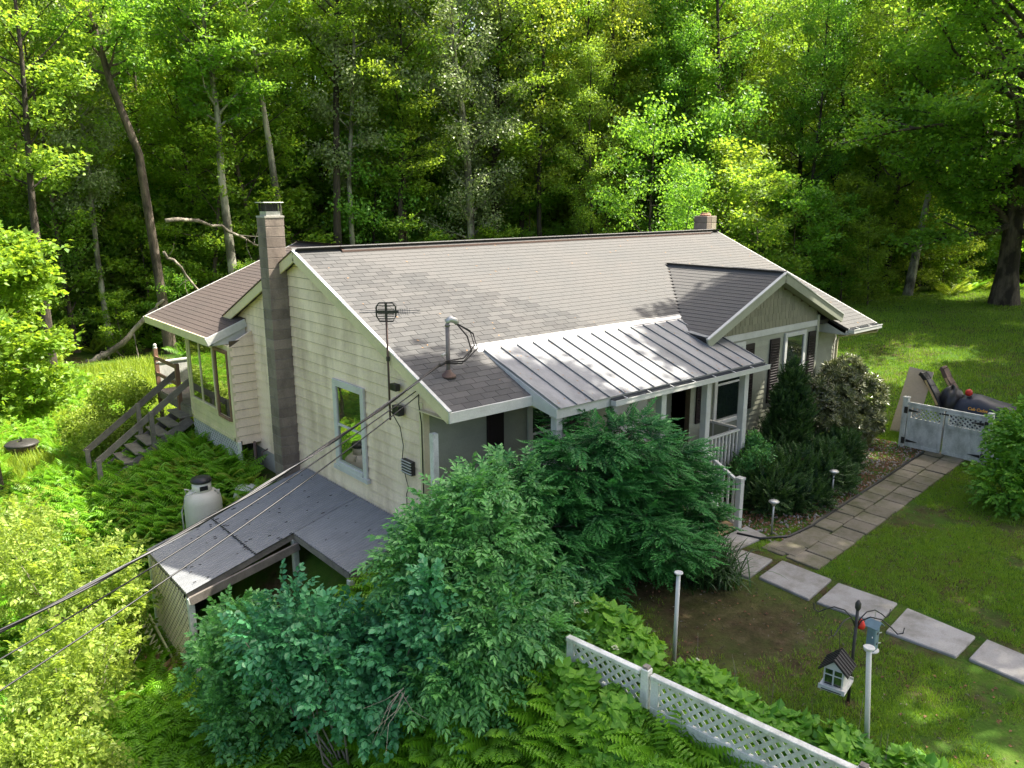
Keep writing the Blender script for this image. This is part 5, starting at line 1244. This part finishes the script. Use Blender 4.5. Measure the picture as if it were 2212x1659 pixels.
shrub('feathery_shrub','mid green fine-leaved shrub hiding the front of the lattice shed','shrub',
 [(-3.0,1.2,-3.3,.7,.8,.8),(-3.15,.5,-3.95,.65,.7,.6),(-2.7,.6,-3.4,.7,.7,.7)],2100,SMP,M['leaf_spindle'],103,base=(-2.9,.7,-4.9),nst=16,sc=(.6,1.0))
bush('yew','large dark blue-green yew with feathery layered boughs before the porch','yew',(2.4,-1.3,-2.95),
 [(1.5,-1.2,-2.9,2.35,.95,36),(2.4,-1.25,-2.9,2.45,1.05,40),(3.2,-1.25,-2.9,1.9,1.05,34),(2.3,-1.9,-2.9,1.25,.85,26),(3.9,-1.2,-2.6,1.0,.8,18),(.75,-1.3,-3.0,1.9,.7,26)],SYW,M['leaf_yew'],104,subs=6,cl=4,rise=(-6,16),shape=full,sc=(.7,1.3),dn=.28,un=.10,droop=.1,jit=.05)
rgx=np.random.default_rng(5)
# low foundation yews
shrub('low_yew','dark low spreading yew covering the bed right of the steps','shrub',[(6.9,-1.35,-2.65,.85,.6,.55),(7.9,-1.2,-2.6,.9,.7,.6),(8.9,-1.1,-2.6,.8,.65,.5),(7.2,-.6,-2.5,.8,.5,.5),(8.6,-.5,-2.4,.9,.5,.5),(9.7,-1.0,-2.65,.7,.6,.5),(7.4,-1.75,-2.75,.7,.35,.35),(8.6,-1.6,-2.75,.8,.4,.35),(10.2,-1.0,-2.6,.6,.5,.45)],6200,SDK,M['leaf_darkyew'],105,nst=14,sc=(.9,1.5),upb=.4)
shrub('arborvitae','small conical dark evergreen standing against the grey-green wall','evergreen',[(9.0,-.35,-1.9,.55,.5,.75),(9.0,-.35,-1.35,.42,.4,.6),(9.0,-.35,-.85,.25,.24,.5)],2300,SDK,M['leaf_darkyew'],106,nst=6,upb=.9,sc=(.7,1.1))
shrub('light_bush','small pale green bush beside the porch post','shrub',[(6.9,-.85,-2.2,.42,.32,.38),(7.3,-.6,-2.0,.3,.3,.3)],800,SSM,M['leaf_spindle'],107,nst=6,sc=(.9,1.3))
shrub('rhododendron','glossy brownish-green rhododendron between the window and the garden gate','shrub',[(11.0,-.45,-1.5,.85,.6,.85),(12.1,-.55,-1.8,.9,.6,.9),(10.1,-.4,-1.6,.65,.5,.8),(11.6,-.6,-2.3,1.1,.6,.6),(11.5,-.3,-.95,.5,.45,.5)],3000,SWH,M['leaf_rhodo'],108,nst=16,sc=(.8,1.3),upb=.6)
shrub('right_bush','bright green layered bush overhanging the gate from the right edge','shrub',[(10.9,-4.55,-1.9,.9,.8,.8),(11.6,-4.5,-1.6,.8,.8,.6),(10.4,-4.5,-2.4,.8,.75,.5),(11.3,-4.1,-1.5,.6,.5,.3)],1700,SMP,M['leaf_hyd'],109,nst=14,sc=(.8,1.2),upb=.15)
# yellow-green shrubs on the left slope
YB=[([(-4.3,5.3,-3.3,1.0,1.0,1.1),(-5.0,5.5,-3.0,.9,.9,1.0),(-3.9,4.6,-3.9,.7,.8,.8)],'tall sunlit yellow-green shrub with pale stems left of the shed roof'),
    ([(-5.2,2.8,-3.7,.8,.9,.95),(-4.8,3.4,-4.0,.6,.7,.7)],'sunlit yellow-green shrub at the left edge under the cables'),
    ([(-4.25,4.0,-4.2,.45,.6,.6),(-3.75,4.6,-3.8,.35,.4,.5)],'sunlit yellow-green shrub pressed against the shed lattice'),
    ([(-5.3,1.2,-4.3,.6,.6,.6),(-5.8,1.8,-4.1,.6,.7,.7)],'pale yellow-green shrub in the lower left corner'),
    ([(-5.6,8.2,-3.2,.9,1.0,.8),(-4.6,8.6,-3.5,.7,.8,.6)],'low pale shrub left of the gas tanks')]
for k,(b,l) in enumerate(YB):
    shrub('yellow_green_shrub',l,'shrub',b,820+300*(k==0),(SMP+SSM) if k!=3 else SSM,M['leaf_yellow'],120+k,stem=M['twig'],nst=30,surf=.35,lump=9,sc=(.6,1.15) if k!=3 else (1.0,1.8),group='sunlit shrubs on the left slope',stemr=.014,upb=.5)
shrub('stair_bush','pale small-leaved bush beside the deck stairs','shrub',[(-1.5,13.9,-2.4,.75,.7,1.0),(-1.1,13.4,-1.9,.5,.5,.6),(-2.2,13.6,-3.0,.7,.6,.8)],1100,SSM,M['leaf_yellow'],130,nst=12,sc=(1.1,1.8))
shrub('stair_bush','yellow-green bush growing through the deck stairs','shrub',[(-2.0,12.5,-3.1,.8,.5,.7),(-1.2,12.3,-2.8,.6,.4,.5)],900,SSM,M['leaf_yellow'],131,nst=10,sc=(1.1,1.8))
# sprig of dead twigs in front of the vine
mb=MB(); rg=np.random.default_rng(3)
b0=np.array((-2.35,-2.2,-2.55))
for i in range(9):
    d=np.array((-.30,.0,-.35))+rg.normal(0,.16,3); p=b0+rg.normal(0,.04,3); mb.tube([p,p+d*.5,p+d*rg.uniform(.8,1.6)+rg.normal(0,.08,3)],[.006,.004,.0015],4,False)
tag(mb.part('dead_twigs',M['twig']),'bare pale twigs sticking out in front of the blue-green vine','twigs')
# hydrangeas along the fence
HY=[(.35,-2.9,.5,.65),(.25,-3.5,.45,.55),(.45,-4.35,.42,.40),(.35,-4.95,.42,.38),(.45,-5.55,.42,.38),(.55,-6.15,.42,.42),(.75,-6.75,.45,.42),(.25,-5.25,.35,.34),(-.75,-4.1,.42,.5),(-.95,-4.7,.45,.42),(-.7,-3.5,.40,.55)]
HYL=['largest hydrangea at the far end of the bed, by the yew','hydrangea just behind the fence post','hydrangea behind the fence right of the fence post','hydrangea third along the top rail from the fence post','hydrangea behind the middle of the fence rail','hydrangea at the foot of the nearer white pole','nearest hydrangea at the bottom right corner','small hydrangea pressed against the back of the fence','broad-leaved plant in front of the fence post','broad-leaved plant lowest in front of the fence','broad-leaved plant between big shrub and fence end']
for k,(x,y,r_,h_) in enumerate(HY):
    zb=hz(x,y); shrub('hydrangea',HYL[k],'plant',[(x,y,zb+h_*.62,r_,r_,h_*.62)],int(300*(r_/.42)**2),SHY,M['leaf_hyd'],140+k,base=(x,y,zb),nst=8,upb=.9,surf=.5,sc=(.8,1.2),group='hydrangeas and broad-leaved plants along the fence')
fl_=MB()
rg=np.random.default_rng(8)
for (x,y,r_,h_) in HY[:8]:
    for _ in range(3):
        a=rg.uniform(0,6.28); q=rg.uniform(0,r_*.8); p=np.array((x+q*math.cos(a),y+q*math.sin(a),hz(x,y)+h_*1.15))
        for s in range(9): fl_.lathe([(.004,0),(.016,.006),(.004,.014)],p+rg.normal(0,.022,3)*np.array((1,1,.4)),5)
tag(fl_.part('hydrangea_flowers',M['flower'],kind='stuff'),'small cream hydrangea flower heads scattered over the plants','flowers')
# dry stalks
st=MB()
for _ in range(26):
    x,y=rg.uniform(.3,1.1),rg.uniform(-6.6,-3); z=hz(x,y); st.tube([(x,y,z),(x+rg.normal(0,.08),y+rg.normal(0,.08),z+rg.uniform(.45,.75))],[.004,.002],4,False)
tag(st.part('dry_stalks',M['twig'],kind='stuff'),'thin dry stalks standing among the hydrangeas','stalks')
# daylily
def strap(rg,L_,w_,a,lean):
    n=7;V=[];F=[]
    for i in range(n):
        t=i/(n-1); r_=L_*lean*(t**1.3); z=L_*(t*(1.15)-.95*lean*t*t*1.1); ww=w_*(1-t)**.5*.5+.0005
        c,s=math.cos(a),math.sin(a); V+=[(r_*c-ww*s,r_*s+ww*c,z),(r_*c+ww*s,r_*s-ww*c,z)]
    for i in range(n-1): b=2*i; F+=[(b,b+1,b+3),(b,b+3,b+2)]
    return np.array(V),np.array(F)
def lily(name,label,loc,n,seed,Ls=(.5,.85),spread=.28):
    rg=np.random.default_rng(seed); P=[]
    for _ in range(n):
        v,f=strap(rg,rg.uniform(*Ls),.028,rg.uniform(0,6.28),rg.uniform(.35,.85)); o_=rg.normal(0,spread*.6,2); P.append((v+np.array((o_[0],o_[1],0)),f,np.clip(rg.normal(.5,.25),0,1)))
    V,F,T=joinl(P); o=obj(name,mesh_np(name,V,F,M['leaf_lily'],T)); o.location=loc; tag(o,label,'plant')
lily('daylily','dark green daylily clump with arching strap leaves beside the stone slabs',(3.35,-2.45,-2.95),420,4,(.65,1.0),.34)
lily('daylily','small strap-leaved tuft at the left foot of the daylily clump',(2.95,-2.35,-2.95),70,5,(.3,.5),.15)

# ------------------------------------------------------------ scattered ground cover (geometry nodes)
HID=[]
def gn_scatter(name,label,cat,P,rot,scl,protos):
    coll=bpy.data.collections.new(name+'_kinds')
    for i,(V,F,T,mat) in enumerate(protos):
        o=bpy.data.objects.new('%s_kind'%name,mesh_np(name+'_kind',V,F,mat,T)); coll.objects.link(o)
    me=bpy.data.meshes.new(name); me.vertices.add(len(P)); me.vertices.foreach_set('co',np.asarray(P,np.float32).ravel())
    a=me.attributes.new('rot','FLOAT_VECTOR','POINT'); a.data.foreach_set('vector',np.asarray(rot,np.float32).ravel())
    a=me.attributes.new('scl','FLOAT','POINT'); a.data.foreach_set('value',np.asarray(scl,np.float32))
    a=me.attributes.new('idx','INT','POINT'); a.data.foreach_set('value',np.random.default_rng(1).integers(0,len(protos),len(P)).astype(np.int32))
    o=bpy.data.objects.new(name,me); C.objects.link(o); tag(o,label,cat); o['kind']='stuff'
    ng=bpy.data.node_groups.new(name,'GeometryNodeTree'); ng.interface.new_socket('Geometry',in_out='INPUT',socket_type='NodeSocketGeometry'); ng.interface.new_socket('Geometry',in_out='OUTPUT',socket_type='NodeSocketGeometry')
    gi=ng.nodes.new('NodeGroupInput'); go=ng.nodes.new('NodeGroupOutput'); ip=ng.nodes.new('GeometryNodeInstanceOnPoints'); ci=ng.nodes.new('GeometryNodeCollectionInfo'); m2p=ng.nodes.new('GeometryNodeMeshToPoints')
    ci.inputs['Collection'].default_value=coll; ci.inputs['Separate Children'].default_value=True; ci.inputs['Reset Children'].default_value=True
    def at(nm,ty):
        n=ng.nodes.new('GeometryNodeInputNamedAttribute'); n.data_type=ty; n.inputs['Name'].default_value=nm; return n.outputs['Attribute']
    l=ng.links.new; l(gi.outputs[0],m2p.inputs['Mesh']); l(m2p.outputs[0],ip.inputs['Points']); l(ci.outputs[0],ip.inputs['Instance']); ip.inputs['Pick Instance'].default_value=True
    l(at('idx','INT'),ip.inputs['Instance Index']); l(at('rot','FLOAT_VECTOR'),ip.inputs['Rotation']); l(at('scl','FLOAT'),ip.inputs['Scale']); l(ip.outputs[0],go.inputs[0])
    md=o.modifiers.new('scatter','NODES'); md.node_group=ng; return o
def frond(rg,L_,a,arch=.5,np_=15):
    P=[];c,s=math.cos(a),math.sin(a)
    prev=None
    for i in range(np_):
        t=(i+1)/np_; r_=L_*(.75*t); z=L_*(.9*t-arch*1.1*t*t); ll=L_*.30*math.sin(math.pi*min(1,t*.92+.08))**.7*(1-.35*t)
        p=np.array((r_*c,r_*s,z))
        for sd in(-1,1):
            v,f=leafV(max(ll,.02),L_*.052,fold=.1,droop=.25); v=v@rotm(a+sd*R(72-14*t),R(-6),R(sd*8)).T+p; P.append((v,f,np.clip(.3+.5*t+rg.normal(0,.12),0,1)))
        if prev is not None: v,f=tri_stem(prev,p,.006); P.append((v,f,.4))
        prev=p
    return P
def fern(seed,mat,n=8,L_=.75):
    rg=np.random.default_rng(seed); P=[]
    for k in range(n): P+=frond(rg,L_*rg.uniform(.75,1.1),2*math.pi*k/n+rg.uniform(-.3,.3),rg.uniform(.25,.5))
    V,F,T=joinl(P); return V,F,T,mat
def scat_pts(n,poly_fn,box,seed):
    rg=np.random.default_rng(seed); P=np.stack([rg.uniform(box[0],box[1],n),rg.uniform(box[2],box[3],n)],1); k=poly_fn(P[:,0],P[:,1]); P=P[k]; return np.c_[P,H(P[:,0],P[:,1])],rg
def not_house(x,y): return ~((x>-.6)&(x<13.4)&(y>.6)&(y<12.5))&~((x>-3.2)&(x<.2)&(y>1.0)&(y<5.5))
P,rg=scat_pts(5200,lambda x,y:not_house(x,y)&(x<-.35)&((y>5.2)|(x<-3.3))&~((np.abs(x+3.5)<.8)&(y>13)&(y<16)),(-9,-.3,2.5,27),1)
gn_scatter('fern_bank','dense green ferns covering the left slope','ferns',P,np.c_[rg.normal(0,.12,(len(P),2)),rg.uniform(0,6.28,len(P))],rg.uniform(.5,.95,len(P)),[fern(1,M['fern']),fern(2,M['fern']),fern(3,M['fern_sun'],7)])
P,rg=scat_pts(900,lambda x,y:not_house(x,y)&~((y>10.1)&(x>-2.5)),(-3.4,-.55,7.2,12.4),21)
gn_scatter('stair_ferns','taller ferns crowding the foot of the deck stairs and the gas tanks','ferns',P,np.c_[rg.normal(0,.12,(len(P),2)),rg.uniform(0,6.28,len(P))],rg.uniform(.85,1.25,len(P)),[fern(11,M['fern'],8,.8),fern(12,M['fern'],9,.75),fern(13,M['fern_sun'],8,.75)])
P,rg=scat_pts(2100,lambda x,y:not_house(x,y)&~((x>-4.3)&(x<-3.1)&(y>3.2))&(x<-.45-.04*(y+3)),(-6.2,-.3,-5.6,2.6),2)
gn_scatter('foreground_ferns','bright green ferns along the bottom edge below the big shrub','ferns',P,np.c_[rg.normal(0,.12,(len(P),2)),rg.uniform(0,6.28,len(P))],rg.uniform(.8,1.25,len(P)),[fern(4,M['fern'],9,.8),fern(5,M['fern'],8,.8),fern(6,M['fern'],7,.7)])
P,rg=scat_pts(420,lambda x,y:(np.abs(y-(edge_np(x)-1.2))<1.6),(20,62,-2,26),3) if False else scat_pts(1300,lambda x,y:(np.abs(y-np.interp(x,[e[0] for e in EDGE],[e[1] for e in EDGE])+1.5)<1.7),(-22,62,2,32),3)
gn_scatter('wood_edge_ferns','low green ferns and weeds along the edge of the wood','ferns',P,np.c_[rg.normal(0,.12,(len(P),2)),rg.uniform(0,6.28,len(P))],rg.uniform(1.0,1.9,len(P)),[fern(7,M['fern_sun'],8,.8),fern(8,M['fern'],8,.8)])
def tuft(seed,n,h,w,mat,spread=.05):
    rg=np.random.default_rng(seed); P=[]
    for _ in range(n):
        a=rg.uniform(0,6.28); b=np.array((rg.normal(0,spread),rg.normal(0,spread),-.01)); hh=h*rg.uniform(.6,1.2); l_=rg.uniform(.1,.7)*hh; sd=np.array((-math.sin(a),math.cos(a),0))*w/2
        tip=b+np.array((math.cos(a)*l_,math.sin(a)*l_,hh)); P.append((np.array([b-sd,b+sd,tip]),np.array([(0,1,2)]),np.clip(rg.normal(.5,.3),0,1)))
    V,F,T=joinl(P); return V,F,T,mat
def onpath(x,y):
    s=(x>3.68)&(x<4.92)&(y<-2.1); lo=-3.42+.092*(x-5.2); p=(x>4.9)&(x<13)&(y>lo-.02)&(y<lo+1.02); return s|p
from mathutils import noise as mn
def bare(x,y): 
    return np.array([mn.noise(Vector((a*.75,b*.75,1.7)))+.5*mn.noise(Vector((a*2.1,b*2.1,4))) for a,b in zip(x,y)])
P,rg=scat_pts(80000,lambda x,y:~onpath(x,y)&~((y>-2.2)&(x<13)),(.9,16,-10,0),4)
bn=bare(P[:,0],P[:,1]); dd=np.hypot(P[:,0]-2.6,P[:,1]+3.4); P=P[(bn<.30+rg.uniform(-.12,.12,len(P)))&(dd>1.0+rg.uniform(0,1.3,len(P)))]
gn_scatter('front_lawn_grass','short green lawn grass around the stone slabs','grass',P,np.c_[np.zeros((len(P),2)),rg.uniform(0,6.28,len(P))],rg.uniform(.6,1.2,len(P)),[tuft(i,10,.06,.010,M['grass']) for i in range(3)])
P,rg=scat_pts(30000,lambda x,y:(y<np.interp(x,[e[0] for e in EDGE],[e[1] for e in EDGE])-1),(13.2,46,-6,20),5)
gn_scatter('right_lawn_grass','sun-dappled lawn grass behind the gate','grass',P,np.c_[np.zeros((len(P),2)),rg.uniform(0,6.28,len(P))],rg.uniform(.8,1.6,len(P)),[tuft(i+5,12,.075,.02,M['grass'],.14) for i in range(3)])
P,rg=scat_pts(9000,lambda x,y:not_house(x,y)&(x<3)&(y<26),(-12,3,13,28),6)
gn_scatter('left_meadow_grass','taller sunlit meadow grass at the left behind the stairs','grass',P,np.c_[np.zeros((len(P),2)),rg.uniform(0,6.28,len(P))],rg.uniform(.8,1.8,len(P)),[tuft(i+9,14,.22,.022,M['fern_sun'],.16) for i in range(3)])
# joints of moss/grass along the slabs
P,rg=scat_pts(9000,lambda x,y:((x>4.9)&(x<13)&(np.abs(((y-(-3.42+.092*(x-5.2)))%.5)-.495)<.03))|((x>3.7)&(x<4.95)&((np.abs((y+2.9)%1.04)<.10)|(np.abs(x-3.9)<.05)|(np.abs(x-4.84)<.05))),(3.7,13,-8,-1),7)
gn_scatter('joint_grass','small grass tufts growing in the joints of the paving','grass',P,np.c_[np.zeros((len(P),2)),rg.uniform(0,6.28,len(P))],rg.uniform(.4,.8,len(P)),[tuft(20,8,.05,.008,M['grass'],.03)])
# pebbles and leaf litter in the bed
M['pebble']=weathered('pebbles',(.42,.38,.36),(.20,.17,.16),.9,(1,1,1),20,.8,(40,.3)); M['litter']=weathered('dry_leaves',(.26,.13,.07),(.12,.07,.045),.9,(1,1,1),20,.8,(40,.3))
def stone(seed,mat):
    mb=MB(); mb.lathe([(.010,-.006),(.018,.0),(.013,.010)],(0,0,0),6); V=np.array(mb.v); rg=np.random.default_rng(seed); V=V*rg.uniform(.75,1.3,(1,3))+rg.normal(0,.0015,V.shape)
    F=[(f[0],f[i],f[i+1]) for f in mb.f for i in range(1,len(f)-1)]; return V,np.array(F),np.zeros(len(V)),mat
P,rg=scat_pts(5200,lambda x,y:(y>-2.45+.10*(x-6))&~((x>4.3)&(x<5.6)&(y<-1.6)&(y>-2.2)),(5.3,13,-2.4,-.2),8)
gn_scatter('pebble_bed','grey and pinkish pebbles in the planting bed beside the steps','pebbles',P+np.array((0,0,.01)),rg.uniform(0,6.28,(len(P),3)),rg.uniform(.8,1.7,len(P)),[stone(1,M['pebble']),stone(2,M['litter']),stone(3,M['litter'])])
P,rg=scat_pts(3800,lambda x,y:~onpath(x,y),(.6,13,-7.5,-.6),9)
lv,lfc=leafV(.05,.03,fold=.3)
gn_scatter('leaf_litter','scattered brown dry leaves and twigs on the lawn and bed','leaf litter',P+np.array((0,0,.012)),np.c_[rg.normal(0,.35,(len(P),2)),rg.uniform(0,6.28,len(P))],rg.uniform(.5,1.3,len(P)),[(lv,lfc,np.zeros(4),M['litter']),(lv*np.array((1,.5,1)),lfc,np.zeros(4),M['twig'])])
# bed edging
tag(MB().tube([(5.15,-1.72,-2.86),(5.28,-2.12,-2.86),(5.75,-2.40,-2.86),(6.5,-2.42,-2.86),(8,-2.28,-2.86),(10,-2.1,-2.85),(12.6,-1.85,-2.85)],.025,6).part('bed_edging',M['black'],smooth=True),'black curved plastic edging along the pebble bed','edging')
